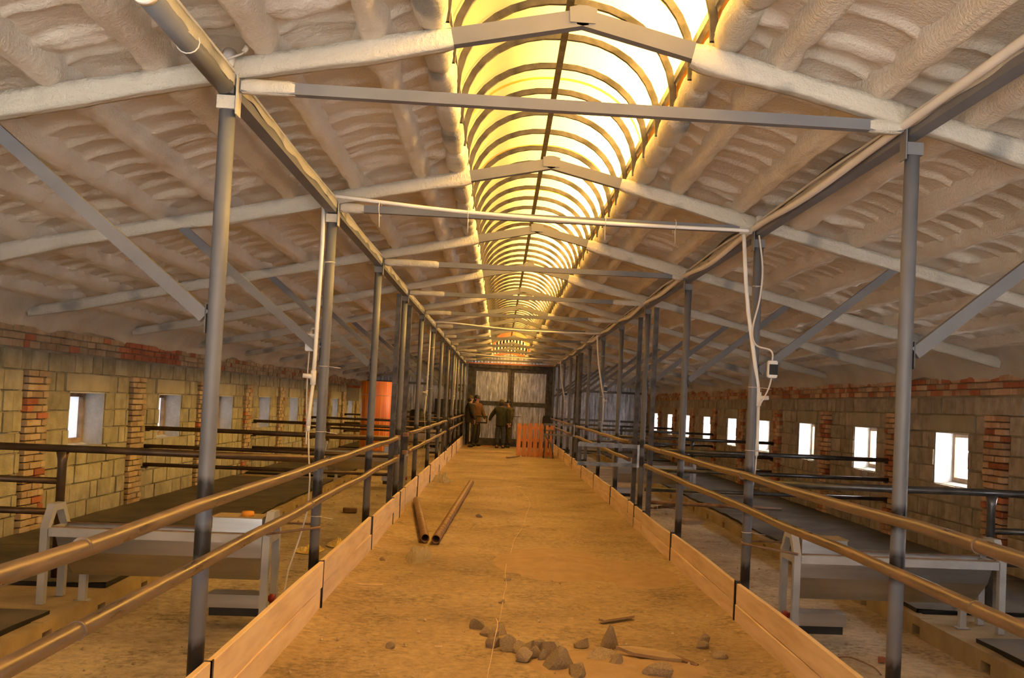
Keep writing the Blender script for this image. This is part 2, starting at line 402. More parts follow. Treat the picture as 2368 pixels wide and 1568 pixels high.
# raised lying platforms with a drained curb
for side, xc, xw in (('left', -2.89, LX), ('right', 3.44, RX)):
    s = -1 if side == 'left' else 1
    lo, hi = sorted((xc, xw + s * 0.02))
    m = MB(); m.box((min(xc + s * 0.10, xw), Y0, -0.4), (max(xc + s * 0.10, xw), Y1, -0.004)); m.build('lying_platform', MT['curb'], floor)
    pitch = 0.95 if side == 'left' else 1.22
    y = 3.35; k = 0
    a, b = sorted((xc, xc + s * 0.10))
    m = MB()
    while y < Y1:
        e = min(y + pitch, Y1)
        jz = 0.006 * math.sin(k * 2.1)
        m.box((a, y + 0.15, -0.32), (b, e, 0.0 + jz)); m.box((a, y, -0.065), (b, y + 0.15, 0.0 + jz))
        m.box((a, y, -0.32), (b, y + 0.15, -0.152)); y = e; k += 1
    m.box((a, Y0, -0.32), (b, 3.35, 0))
    m.build('drain_curb', MT['curb'], floor)
    # rubber mats, laid across the platform; cut back around the trough legs
    bounds = [(3.4, 5.2), (5.2, 7.42), (8.45, 10.3), (10.3, 12.2), (12.2, 14.3), (14.3, 16.1), (16.1, 17.9), (17.9, 19.6), (20.5, 22.4), (22.4, 24.3), (24.3, 26.4), (26.4, 28.6), (28.6, 31.2), (32.2, 35), (35, Y1 - 0.1)]
    for i, (ya, yb) in enumerate(bounds):
        n = 14; ny = max(6, int((yb - ya) / 0.12)); xe = xc + s * 0.075
        yy = np.linspace(ya + 0.006, yb - 0.006, ny); tt = np.linspace(0, 1, n)
        wav = 0.018 * fbm(yy * 1.9 + i * 3, yy * 0 + 5 + (side == 'left') * 9, 2)
        P = np.zeros((n + 1, ny, 3))
        for k in range(n):
            P[k + 1, :, 0] = (xe + wav) + (xw - s * 0.03 - xe) * tt[k]
            P[k + 1, :, 1] = yy
            P[k + 1, :, 2] = 0.034 + 0.006 * fbm(yy * 1.5 + i, np.full(ny, k * 0.4 + i), 2) + 0.014 * np.clip(1 - tt[k] * 9, 0, 1) * fbm(yy * 2.2 + 7 * i, yy * 0, 2)
        P[0] = P[1]; P[0, :, 2] = -0.002; P[0, :, 0] += s * 0.002
        me = grid_mesh('rubber_mat', P, False); me.materials.append(MT['mat']); me.materials.append(MT['mat_edge'])
        mi = np.zeros(len(me.polygons), dtype=np.int32); mi[:ny - 1] = 1
        me.polygons.foreach_set('material_index', mi)
        o = link('rubber_mat', me, None, label='dark ribbed rubber mat, %s from the near end along the %s wall' % (ORD[i], side), cat='mat', group='rubber mats on the %s lying platform' % side)
        m = MB(); m.box((min(xe, xw - s * 0.03), ya + 0.004, -0.002), (max(xe, xw - s * 0.03), ya + 0.006, 0.030)); m.build('edge', MT['mat_edge'], o)

# ---- side walls: mortar core with real openings, blocks, bricks, lintels
WINS = {'left': [(12.22 + 3.1 * k, 13.26 + 3.1 * k) for k in range(-3, 9)], 'right': [(11.72 + 2.97 * k, 12.66 + 2.97 * k) for k in range(-3, 10)]}
PILS = {'left': [11.30 + 3.06 * k for k in range(-3, 9)], 'right': [11.0 + 3.0 * k for k in range(-3, 10)]}
WZ0, WZ1, CH = 0.84, 1.47, 0.21
wall = {}; FILLETS = []
def jit(a): return random.uniform(-a, a)
unit = MB().box((-0.5, -0.5, -0.5), (0.5, 0.5, 0.5)).mesh('unit_block')
def piece_mesh(n, dx, dy, dz, chip):
    """a worn block: box with a cut corner, irregular corners"""
    x, y, z = dx / 2, dy / 2, dz / 2
    bm = bmesh.new(); bmesh.ops.create_cube(bm, size=1)
    for v in bm.verts: v.co = Vector((v.co.x * dx, v.co.y * dy + jit(chip), v.co.z * dz + jit(chip)))
    bmesh.ops.bevel(bm, geom=bm.edges[:], offset=min(dx, dy, dz) * 0.09, segments=1, affect='EDGES')
    me = bpy.data.meshes.new(n); bm.to_mesh(me); bm.free(); return me
BLK = {'left': piece_mesh('block', 0.06, 1, 1, 0), 'right': piece_mesh('block', 0.06, 1, 1, 0)}
BLK['left'].materials.append(MT['block']); BLK['right'].materials.append(MT['block_brown'])
brick_me = {}
for side in ('left', 'right'):
    s = -1 if side == 'left' else 1
    xw = LX if side == 'left' else RX
    wins = [w for w in WINS[side] if w[0] > 3 and w[1] < Y1 - 0.3]
    pils = [p for p in PILS[side] if 3 < p < Y1 - 0.3]
    xa, xb = sorted((xw + s * 0.02, xw + s * 0.42))
    m = MB(); m.box((xa, Y0, -0.4), (xb, Y1, WZ0)); m.box((xa, Y0, WZ1), (xb, Y1, 2.62))
    y = Y0
    for a, b in wins: m.box((xa, y, WZ0), (xb, a, WZ1)); y = b
    m.box((xa, y, WZ0), (xb, Y1, WZ1))
    wl = m.build('wall_' + side, MT['mortar'], kind='structure'); wall[side] = wl
    # windows
    for k, (a, b) in enumerate(wins):
        wn = empty('window_%d' % (k + 1 + (0 if side == 'left' else 20)), (xw, (a + b) / 2, WZ0), kind='structure')
        h = WZ1 - WZ0; w = b - a; fx = s * 0.26
        r = MB(); t = 0.012
        x0, x1 = sorted((s * 0.005, s * 0.40))
        r.box((x0, w / 2 - t, 0), (x1, w / 2 + 0.004, h)); r.box((x0, -w / 2 - 0.004, 0), (x1, -w / 2 + t, h)); r.box((x0, -w / 2, h - t), (x1, w / 2, h + 0.004))
        r.build('reveal', MT['plaster'], wn)
        sm_ = MB(); c0, c1 = s * 0.0, s * 0.24
        sm_.prism([(c0, -0.045), (c1, 0.02), (s * 0.40, 0.02), (s * 0.40, -0.06), (c0, -0.06)], 'y', -w / 2 + 0.01, w / 2 - 0.01); sm_.build('sill', MT['plaster'], wn)
        f = MB()
        for yy in (-w / 2 + t + 0.03, w / 2 - t - 0.03): f.box((fx - 0.03, yy - 0.028, 0.02), (fx + 0.03, yy + 0.028, h - t))
        f.box((fx - 0.03, -w / 2 + t + 0.05, h - t - 0.05), (fx + 0.03, w / 2 - t - 0.05, h - t)); f.box((fx - 0.03, -w / 2 + t + 0.05, 0.02), (fx + 0.03, w / 2 - t - 0.05, 0.075))
        f.build('frame', MT['wood_frame'], wn)
        p = MB(); p.box((fx + s * 0.02 - 0.002, -w / 2 + t + 0.05, 0.07), (fx + s * 0.02 + 0.002, w / 2 - t - 0.05, h - t - 0.045)); p.build('pane', MT['pane'], wn)
        g = MB(); x0, x1 = sorted((xw - s * 0.012, xw + s * 0.05))
        g.box((x0, a - 0.14, WZ1 + 0.012), (x1, b + 0.10, WZ1 + 0.205)); g.build('lintel', MT['lintel'], wl)
    # blocks
    rest = MB(); count = 0
    for row in range(10):
        z0 = CH * row; z1 = z0 + CH
        if row == 9: z0 += 0.02; z1 = z0 + 0.17
        y = Y0 + 0.21 * (row % 2) + 0.04 * random.random()
        while y < Y1 - 0.2:
            L = random.choice((0.39, 0.39, 0.39, 0.19, 0.29)) if row < 8 else random.choice((0.2, 0.39, 0.28))
            if row == 9: L = 0.0
            a, b = y, y + max(L, 0.01); y = b + 0.018
            if row == 9: break
            cut = [(p - 0.26, p + 0.26) for p in pils] if row < 8 else []
            if 4 <= row <= 6: cut += wins
            if row == 7: cut += [(w0 - 0.15, w1 + 0.11) for w0, w1 in wins]
            ok = True
            for c0, c1 in cut:
                if a < c1 and b > c0:
                    if a >= c0 and b <= c1: ok = False
                    elif a < c0 and c0 - a >= b - c1: b = c0 - 0.01
                    else: a = c1 + 0.01
            if not ok or b - a < 0.06: continue
            pr = random.uniform(0.0, 0.016); dz = jit(0.006)
            za, zb = z0 + 0.008 + max(0, dz), z1 - 0.008 + min(0, dz)
            if 9.4 < a < 21.0 and count < 292:
                o = bpy.data.objects.new('block', BLK[side]); COL.objects.link(o); o.parent = wl
                o.scale = (1, b - a, zb - za); o.location = (xw + s * (0.03 - pr), (a + b) / 2, (za + zb) / 2)
                o.rotation_euler = (jit(0.012), 0, jit(0.012)); count += 1
            else:
                x0, x1 = sorted((xw - s * (pr), xw + s * 0.06)); rest.box((x0, a, za), (x1, b, zb))
    rest.build('block', MT['block' if side == 'left' else 'block_brown'], wl, kind='stuff')
    # brick pilasters and the brick courses under the eave
    if True:
        for nm, mt in (('a', 'brick_tan' if side == 'left' else 'brick'), ('b', 'brick_red')):
            brick_me[nm] = piece_mesh('brick', 1, 1, 1, 0.0); brick_me[nm].materials.append(MT[mt])
    far = MB(); farr = MB(); cnt = 0
    def brick(a, b, za, zb, depth, red, near):
        global cnt
        if near and cnt < 296:
            o = bpy.data.objects.new('brick', brick_me['b' if red else 'a']); COL.objects.link(o); o.parent = wl
            o.scale = (depth + 0.05, b - a, zb - za); o.location = (xw + s * (0.05 - depth) / 2, (a + b) / 2, (za + zb) / 2)
            o.rotation_euler = (jit(0.02), 0, jit(0.025)); cnt += 1
        else:
            x0, x1 = sorted((xw - s * depth, xw + s * 0.05)); (farr if red else far).box((x0, a, za), (x1, b, zb))
    for p in pils:
        for c in range(23):
            z0 = 0.01 + c * 0.073
            near = 9.5 < p < 18.5
            off = 0.125 if c % 2 else 0.25
            for a, b in ((p - 0.25, p - 0.25 + off), (p - 0.25 + off, p + 0.125 if c % 2 else p + 0.25), (p + 0.125, p + 0.25)):
                if b - a < 0.03 or (not c % 2 and a > p + 0.1): continue
                brick(a + 0.006, b - 0.006, z0 + 0.005, z0 + 0.068, 0.055 + jit(0.012), random.random() < (0.07 if side == 'left' else 0.25), near)
    for c in range(3):
        y = Y0; z0 = 1.905 + c * 0.075
        while y < Y1 - 0.3:
            L = random.choice((0.25, 0.25, 0.12)); near = 10.2 < y < 15.8
            brick(y, y + L - 0.012, z0 + 0.004, z0 + 0.069, 0.004 + random.random() * 0.02, (side == 'left' and 13.6 < y < 16.0) or random.random() < (0.10 if side == 'left' else 0.28), near and c > 0)
            y += L
    far.build('brick', MT['brick_tan' if side == 'left' else 'brick'], wl, kind='stuff'); farr.build('brick', MT['brick_red'], wl, kind='stuff')
    # foam fillet that seals the wall head
    yy = np.concatenate([np.arange(Y0, 15, 0.07), np.arange(15, Y1, 0.25)]); prof = np.linspace(0, 1, 9)
    P = np.zeros((9, len(yy), 3))
    for k, t in enumerate(prof):
        dn = 0.10 * fbm(yy * 1.3, yy * 0 + 3 + (s > 0) * 11, 3)
        out = 0.03 + 0.30 * t ** 2.2 + 0.03 * fbm(yy * 3, np.full(len(yy), 5 * t + (s > 0) * 3), 2)
        P[k, :, 0] = xw - s * out * (1 if k else -0.2)
        P[k, :, 1] = yy; P[k, :, 2] = 2.105 + dn * (1 - t) ** 2 + (roof(xw - s * 0.35) + 0.10 - 2.105) * t
    FILLETS.append(P)

# ---- end wall: corrugated sheets, double gate
GX0, GX1, GZ = -1.16, 1.92, 2.84
wb = empty('wall_back', (0, Y1, 0), kind='structure')
def corr(x0, x1, z0, z1f, y, pitch=0.115, amp=0.016):
    n = max(2, int(round((x1 - x0) / pitch))); pts = []
    for k in range(n):
        for t, a in ((0, 0), (0.30, 0), (0.42, 1), (0.80, 1), (0.92, 0)): pts.append((x0 + (k + t) * (x1 - x0) / n, y - a * amp))
    pts.append((x1, y))
    P = np.zeros((len(pts), 2, 3))
    for i, (x, yy) in enumerate(pts): P[i, 0] = (x, yy, z0); P[i, 1] = (x, yy, z1f(x))
    return grid_mesh('corrugated_sheet', P, False)
def sheet(x0, x1, z0, z1f, y, parent): return link('sheet', corr(x0, x1, z0, z1f, y), MT['corr'], parent)
rf = lambda x: roof(x) + 0.16
for a, b in ((LX - 0.1, -4.0), (-4.0, -2.9), (-2.9, -1.95), (-1.95, GX0), (GX1, 2.9), (2.9, 3.9), (3.9, 4.8), (4.8, RX + 0.1)): sheet(a, b, 0.0, rf, 0, wb)
for za, zb in ((GZ + 0.10, GZ + 0.16), (GZ + 0.19, GZ + 0.25), (GZ + 0.28, 3.9)):
    for xa_, xb_ in ((GX0, 0.38), (0.38, GX1)): sheet(xa_, xb_, za, lambda x: zb, 0.0, wb)
m = MB()
for z in (GZ + 0.16, GZ + 0.25):
    x = GX0
    while x < GX1: m.box((x, -0.006, z), (x + 0.085 + 0.03 * random.random(), 0.0, z + 0.03)); x += 0.118
m.build('slotted_strip', MT['corr'], wb, kind='stuff')
m = MB(); m.box((LX - 0.4, 0.08, -0.4), (GX0, 0.12, 3.6)); m.box((GX1, 0.08, -0.4), (RX + 0.4, 0.12, 3.6)); m.box((GX0 - 0.1, 0.08, -0.4), (GX1 + 0.1, 0.12, GZ + 0.15)); m.box((GX0 - 0.1, 0.08, GZ + 0.29), (GX1 + 0.1, 0.12, 3.9)); m.build('light_leak_backing', MT['dark_steel'], wb)  # unseen sheets; the span behind the gate added to stop light leaks
m = MB()
for z in (1.05, 2.1): m.box((LX, -0.07, z), (GX0 - 0.1, -0.02, z + 0.08)); m.box((GX1 + 0.1, -0.07, z), (RX, -0.02, z + 0.08))
m.build('girt', MT['frame'], wb)
m = MB(); m.box((GX0 - 0.02, -0.14, 0), (GX0 + 0.16, -0.02, GZ)); m.box((GX1 - 0.16, -0.14, 0), (GX1 + 0.02, -0.02, GZ)); m.box((GX0 - 0.02, -0.14, GZ - 0.02), (GX1 + 0.02, -0.02, GZ + 0.12)); m.build('gate_frame', MT['dark_steel'], wb)
for k, (a, b) in enumerate(((GX0 + 0.17, 0.37), (0.39, GX1 - 0.17))):
    d = empty('door_%d' % (k + 1), (0, Y1 - 0.03, 0), kind='structure')
    f = MB(); w = 0.10
    f.box((a, -0.06, 0.02), (a + w, -0.01, GZ - 0.03)); f.box((b - w, -0.06, 0.02), (b, -0.01, GZ - 0.03))
    for z in (0.02, 1.46, GZ - 0.15): f.box((a + w, -0.06, z), (b - w, -0.01, z + (0.16 if z > 1 else 0.26)))
    f.build('frame', MT['dark_steel'], d)
    sheet(a + 0.02, (a + b) / 2, 0.03, lambda x: GZ - 0.05, 0.01, d); sheet((a + b) / 2, b - 0.02, 0.03, lambda x: GZ - 0.05, 0.01, d)
    if k == 1:
        h = MB(); h.tube([(0.46, -0.08, 1.1), (0.78, -0.08, 1.1)], 0.012); h.build('bolt', MT['dark_steel'], d)
# near end wall behind the camera, unseen; wide opening shaped to admit fill light
m = MB(); m.box((LX - 0.4, Y0 - 0.2, -0.4), (LX + 0.1, Y0, 3.7)); m.box((RX - 0.1, Y0 - 0.2, -0.4), (RX + 0.4, Y0, 3.7)); m.box((LX + 0.1, Y0 - 0.2, 2.45), (RX - 0.1, Y0, 3.7)); m.box((LX + 0.1, Y0 - 0.2, -0.4), (LX + 1.4, Y0, 2.45)); m.box((RX - 1.4, Y0 - 0.2, -0.4), (RX - 0.1, Y0, 2.45))
m.build('wall_front', MT['lintel'], kind='structure')

# ---- ceiling: foam-sprayed deck, ridges over the purlins
PD = [0.96, 1.44, 1.91, 2.37, 2.83, 3.29, 3.75, 4.21, 4.67]
yy = np.concatenate([np.arange(Y0, 4, 0.3), np.arange(4, 13, 0.02), np.arange(13, 24, 0.06), np.arange(24, Y1 + 0.2, 0.2)])
def ceiling_z(d, y, sd):
    base = RTOP + 0.115 - SLOPE * d
    ph = (y + 0.035 * fbm(d * 0.9 + sd * 40, y * 0.2, 2)) / 0.30
    fr = ph - np.floor(ph); rib = (0.010 * np.clip(1 - fr / 0.9, 0, 1) * np.clip(fr / 0.14, 0, 1) + 0.015 * np.exp(-((fr - 0.14) / 0.08) ** 2)) * (0.65 + 0.6 * vnoise(d * 1.2 + 50 * sd, np.floor(ph) * 1.7))
    pp = np.min(np.abs(np.asarray(PD)[:, None, None] - d[None]), 0)
    lip = 0.028 * np.exp(-((pp - 0.02) / 0.10) ** 2)
    yr = (y - 4.87) / BAY; dy = (yr - np.round(yr)) * BAY
    edge = np.clip((pp - 0.05) / 0.10, 0, 1)
    fil = 0.048 * np.exp(-((dy + 0.27 - 0.05 * fbm(d * 2, y * 0 + np.round(yr) * 3 + sd * 9, 2)) / 0.06) ** 2) * edge + 0.04 * np.exp(-((dy - 0.22) / 0.08) ** 2) * edge
    pocket = -0.045 * np.exp(-((dy + 0.10) / 0.09) ** 2) * edge
    nz = 0.012 * fbm(d * 3.1 + 60 * sd, y * 1.6, 4) + 0.012 * fbm(d * 11 + 9 * sd, y * 9, 2)
    return base - rib - lip - fil - pocket - nz
parts = []
ceil_e = empty('ceiling', (0, 0, 0), kind='structure')
for s, dmax in ((-1, 5.12), (1, 5.12)):
    dd = np.linspace(0.64, dmax, 122)
    D, YY = np.meshgrid(dd, yy, indexing='ij')
    P = np.stack([RIDGE + s * D, YY, ceiling_z(D, YY, (s + 1) / 2)], -1)
    link('foam_deck', grid_mesh('foam_deck', P), MT['foam'], ceil_e)
m = MB()
for s in (-1, 1):
    a = (RIDGE + s * 0.64, RTOP + 0.24 - SLOPE * 0.64); b = (RIDGE + s * 5.6, RTOP + 0.24 - SLOPE * 5.6)
    m.prism([a, b, (b[0], b[1] + 0.05), (a[0], a[1] + 0.05)], 'y', Y0 - 0.3, Y1 + 0.3)
m.build('roof_sheet', MT['galv'], ceil_e)
m = MB(); m.prism([(0.975, 3.47), (1.6, 3.36), (1.5, 3.44), (1.25, 3.54), (1.05, 3.585), (0.985, 3.57)], 'y', Y0, Y1); m.build('added_snow_bank', MT['snow'], ceil_e)  # unseen snow added on the roof to shade the lower right panels
for P in FILLETS: link('foam_fillet', grid_mesh('foam_fillet', P), MT['foam'], ceil_e)
yp = np.concatenate([np.arange(Y0, 4, 0.4), np.arange(4, 15, 0.055), np.arange(15, 25, 0.14), np.arange(25, Y1 + 0.1, 0.35)])
def foam_ridge(d, s, w0, h, seed, ytab, blob=1.0):
    n = 11; th = np.linspace(-1, 1, n); P = np.zeros((n, len(ytab), 3))
    yr = (ytab - 4.87) / BAY; dy = (yr - np.round(yr)) * BAY
    wv = w0 * (1 + 0.35 * fbm(ytab * 0.9 + seed * 7, ytab * 0 + seed, 3)) + blob * 0.05 * np.exp(-((dy - 0.28) / 0.22) ** 2) * (0.4 + vnoise(np.round(yr) * 3.3, ytab * 0 + seed * 5.1))
    for k, t in enumerate(th):
        ww = wv * (1 + 0.22 * fbm(ytab * 5 + 13 * seed + (t > 0) * 40, ytab * 0 + seed * 3, 2))
        hh = h * (1 - abs(t) ** 4.5) + 0.012 * fbm(ytab * 7 + seed, np.full(len(ytab), t * 3 + seed), 2)
        P[k, :, 0] = RIDGE + s * (d + t * ww)
        P[k, :, 1] = ytab
        P[k, :, 2] = RTOP + 0.10 - SLOPE * (d + t * ww) - hh + (0.04 if k in (0, n - 1) else 0)
    return grid_mesh('purlin', P)
for s in (-1, 1):
    for i, d in enumerate(PD):
        link('purlin', foam_ridge(d, s, 0.066, 0.105, i + (10 if s > 0 else 0) + 1, yp), MT['foam_purlin'], ceil_e)
# curbs of the rooflight: boxed edge beams thickly foamed in lumps
yc = np.concatenate([np.arange(Y0, 4, 0.2), np.arange(4, 16, 0.04), np.arange(16, Y1 + 0.1, 0.15)])
for s in (-1, 1):
    n = 14; P = np.zeros((n, len(yc), 3)); ph = (yc - 0.16) / 0.6; fr = ph - np.floor(ph)
    lump = 0.030 * np.sin(np.pi * np.clip(fr, 0, 1)) ** 0.6 + 0.012 * fbm(yc * 4, yc * 0 + 3 * s, 2) - 0.03 * (fr < 0.06)
    cx, cz = RIDGE + s * 0.70, RTOP + 0.015 - SLOPE * 0.68 + 0.07
    for k in range(n):
        t = 2 * math.pi * k / n; sq = max(abs(math.cos(t)), abs(math.sin(t)))
        rad = (0.052 + lump * 0.8 + 0.006 * fbm(yc * 16, np.full(len(yc), k * 0.8), 2)) / (0.55 + 0.45 * sq)
        P[k, :, 0] = cx + math.cos(t) * rad; P[k, :, 1] = yc; P[k, :, 2] = cz + math.sin(t) * (rad + 0.018)
    link('rooflight_curb', grid_mesh('rooflight_curb', np.concatenate([P, P[:1]])), MT['foam_pale'], ceil_e)

# ---- vaulted rooflight
sk = empty('rooflight', (RIDGE, Y0, 3.4), label='long barrel-vaulted rooflight of yellow translucent sheet on steel hoops', cat='rooflight')
SPR, RISE, HALF = 3.36, 0.63, 0.665
def arch(hw, rise, n=18):
    out = []
    for k in range(n + 1):
        t = math.pi * k / n
        cx = -hw * math.copysign(abs(math.cos(t)) ** 0.92, math.cos(t)); out.append((cx, rise * math.sin(t) ** 0.86 if 0 < k < n else 0.0))
    return out
hoop_me = MB()
pts = arch(HALF, RISE); rows = []
for i, (x, z) in enumerate(pts):
    x2, z2 = x * (HALF - 0.04) / HALF, z * (RISE - 0.04) / RISE
    rows += [(x, -0.014, z), (x2, -0.014, z2), (x2, 0.014, z2), (x, 0.014, z)]
fs = []
for i in range(len(pts) - 1):
    for k in range(4): fs.append((4 * i + k, 4 * i + (k + 1) % 4, 4 * i + 4 + (k + 1) % 4, 4 * i + 4 + k))
hoop = hoop_me.add(rows, fs).mesh('hoop')
hm = [hoop, hoop.copy()]
hm[0].materials.append(MT['dark_steel']); hm[1].materials.append(MT['red_primer'])
hy = 4.36 + 0.0
k = 0
while True:
    y = 1.36 + 0.6 * k
    if y > Y1 - 0.1: break
    o = bpy.data.objects.new('hoop', hm[1] if y > 35 else hm[0]); COL.objects.link(o); o.parent = sk; o.location = (0, y - Y0, SPR - 3.4); k += 1
m = MB(); m.box((-0.022, 0, SPR - 3.4 + RISE - 0.055), (0.022, Y1 - Y0, SPR - 3.4 + RISE - 0.035)); m.build('ridge_bar', MT['dark_steel'], sk)
ap = arch(HALF + 0.012, RISE + 0.014, 26); y = Y0; k = 0
while y < Y1 - 0.05:
    e = min(y + 2.05, Y1); P = np.zeros((len(ap), 2, 3)); off = 0.004 * (k % 2)
    for i, (x, z) in enumerate(ap):
        for q, v in ((0, y - 0.03), (1, e + 0.03)): P[i, q] = (x * (1 + off), v - Y0, SPR - 3.4 + z + off)
    link('panel', grid_mesh('panel', P), MT['panel'], sk); y = e; k += 1
m = MB(); poly = [(x, SPR - 3.4 + z) for x, z in ap]; m.add([(x, Y1 - Y0, z) for x, z in poly], [tuple(range(len(poly)))]); m.build('end_pane', MT['pane'], sk)
m = MB(); m.add([(x, -0.02, z) for x, z in poly], [tuple(range(len(poly)))]); m.build('end_pane', MT['galv'], sk)
m = MB()
for s in (-1, 1): m.box((s * (HALF + 0.01) - 0.006, 0, SPR - 3.4 - 0.02), (s * (HALF + 0.01) + 0.006, Y1 - Y0, SPR - 3.4 + 0.02))
m.build('side_flashing', MT['galv'], sk)

# ================================================================== STEEL FRAME
def post(x, i, side):
    s = 1 if side == 'left' else -1
    o = empty('steel_post', (x, PY[i], 0), label='round grey steel post, %s from the near end of the %s row' % (ORD[i], side), cat='post', group='round posts of the %s row' % side)
    m = MB(); m.tube([(0, 0, ALLEY), (0, 0, 1.0), (0, 0, 2.0), (0, 0, 2.90)], 0.036, 18); m.build('pipe', MT['post'], o)
    m = MB(); m.box((s * 0.037, -0.018, 0.0), (s * 0.078, -0.012, 0.36 if s > 0 else 0.315)); m.box((s * 0.072, -0.018, 0.0), (s * 0.078, 0.016, 0.36 if s > 0 else 0.315)); m.build('board_strip', MT['dark_steel'], o, label='thin dark angle strip at the post foot')
    m = MB(); m.box((-0.04, -0.04, 2.845), (0.04, 0.04, 2.905)); m.box((s * 0.045, -0.05, 2.82), (s * 0.051, 0.03, 3.0)); m.build('head_plate', MT['foam_pale'] if i < 2 and s > 0 else MT['frame'], o)
    return o
for i in range(12):
    post(PL, i, 'left'); post(PR, i, 'right')
# square posts either side of the side gateways
def square_post(x, y, lab):
    o = empty('square_post', (x, y, 0), label=lab, cat='post', group='square gateway posts')
    m = MB(); m.box((-0.03, -0.03, ALLEY), (0.03, 0.03, 2.86)); m.build('tube', MT['dark_steel'], o)
    s = 1 if x < 0 else -1
    m = MB(); m.box((s * 0.031, -0.02, 0), (s * 0.07, -0.012, 0.35 if s > 0 else 0.31)); m.build('board_strip', MT['dark_steel'], o)
    return o
for x, y, lab in ((PL, 13.12, 'dark square post where the near left railing stops at a gateway'), (PL, 14.66, 'dark square post where the left railing starts again past the gateway'),
                  (PR, 13.10, 'dark square post where the near right railing stops at the open gate'), (PR, 14.60, 'dark square post on the far side of the open galvanised gate'),
                  (PL, 25.1, 'dark square post before the second gateway in the left railing'), (PL, 26.65, 'dark square post past the second gateway in the left railing'),
                  (PR, 25.1, 'dark square post before the second gateway in the right railing'), (PR, 26.65, 'dark square post past the second gateway in the right railing')):
    square_post(x, y, lab)

def foam_sleeve(p, q, w, h, seed, step=0.05, sag=0.03, n=12):
    """irregular foam coat around a bar from p to q"""
    p, q = Vector(p), Vector(q); L = (q - p).length; nn = max(4, int(L / step)); t = np.linspace(0, 1, nn)
    d = (q - p).normalized(); side = d.cross(Vector((0, 0, 1))).normalized(); up = side.cross(d)
    P = np.zeros((n + 1, nn, 3))
    for k in range(n + 1):
        a = 2 * math.pi * (k % n) / n; c, sn = math.cos(a), math.sin(a); sq = max(abs(c), abs(sn)) ** 0.95
        lm = 1.03 + 0.12 * fbm(t * L * 2.2 + seed * 5, np.full(nn, c * 0.7 + seed), 2) + 0.05 * fbm(t * L * 9 + seed, np.full(nn, a + seed), 2)
        dn = np.where(sn < 0, 1 + sag / h * 2.2 * np.clip(fbm(t * L * 1.1 + seed * 9, t * 0 + seed, 2) + 0.15, 0, 1), 1)
        for ax in range(3):
            P[k, :, ax] = p[ax] + d[ax] * t * L + side[ax] * c / sq * w / 2 * lm + up[ax] * sn / sq * h / 2 * lm * dn
    P[:, 0] = P[:, 0].mean(0) + (P[:, 0] - P[:, 0].mean(0)) * 0.86
    P[:, -1] = P[:, -1].mean(0) + (P[:, -1] - P[:, -1].mean(0)) * 0.86
    return grid_mesh('foam_sleeve', P)
for i, y in enumerate(PY):
    st = 0.05 if i < 4 else 0.15
    red = MT['red_primer'] if i == 11 else MT['frame']
    # rafter pair
    o = empty('roof_rafter', (RIDGE, y, RTOP), label='pitched roof rafter with foamed arms, %s from the near end' % ORD[i], cat='rafter', group='roof rafters')
    for s in (-1, 1):
        m = MB(); m.bar((-s * 0.02, 0, -0.042 + SLOPE * 0.02), (s * 4.95, 0, -0.042 - SLOPE * 4.95), 0.06, 0.08); m.build('arm', red, o)
        a = 0.60 if s < 0 else 0.53
        link('foam_coat', foam_sleeve((s * a, 0, -0.045 - SLOPE * a), (s * 5.02, 0, -0.045 - SLOPE * 5.02), 0.078, 0.092, 3 * i + s + 2, st, 0.03, 16), MT['foam_pale'], o)
    m = MB(); m.prism([(-0.06, -0.07), (0.06, -0.07), (0.065, 0.0), (0.02, 0.012), (-0.02, 0.012), (-0.065, 0.0)], 'y', -0.037, -0.031); m.build('ridge_plate', red, o)
    # tie beam
    o = empty('tie_beam', (PL, y, 2.945), label='grey box tie beam across the aisle, %s from the near end' % ORD[i], cat='beam', group='tie beams across the aisle')
    W = PR - PL
    m = MB(); m.bar((0.055, 0, 0.012), (W - 0.055, 0, 0.036), 0.05, 0.052); m.build('box_section', red, o)
    if i < 11:
        la, lb = ((0.24, 0.16), (0.17, 0.10), (0.55, 0.12), (0.45, 0.42), (0.4, 0.5), (0.3, 0.3))[i % 6]
        link('foam_sleeve', foam_sleeve((0.06, 0, 0.013), (0.06 + la, 0, 0.015), 0.062, 0.066, i + 1.3, 0.025, 0.006), MT['foam_pale'], o)
        link('foam_sleeve', foam_sleeve((W - 0.06 - lb, 0, 0.034), (W - 0.06, 0, 0.036), 0.062, 0.066, i + 4.3, 0.025, 0.006), MT['foam_pale'], o)
    # knee braces
    for s, x, side in ((-1, PL, 'left'), (1, PR, 'right')):
        b = empty('knee_brace', (x, y, 1.9), label='sloping grey box brace from the %s post of the %s row to the rafter' % (ORD[i], side), cat='brace', group='knee braces of the %s row' % side)
        L = 1.03
        m = MB(); m.bar((s * 0.045, 0, 0.0), (s * (0.045 + L), 0, 0.82 * L), 0.04, 0.060, (0, 0, 1)); m.build('box_section', MT['frame'], b)
        m = MB(); m.box((min(s * 0.037, s * 0.043), -0.022, -0.075), (max(s * 0.037, s * 0.043), 0.022, 0.055)); m.build('weld_plate', MT['dark_steel'], b)

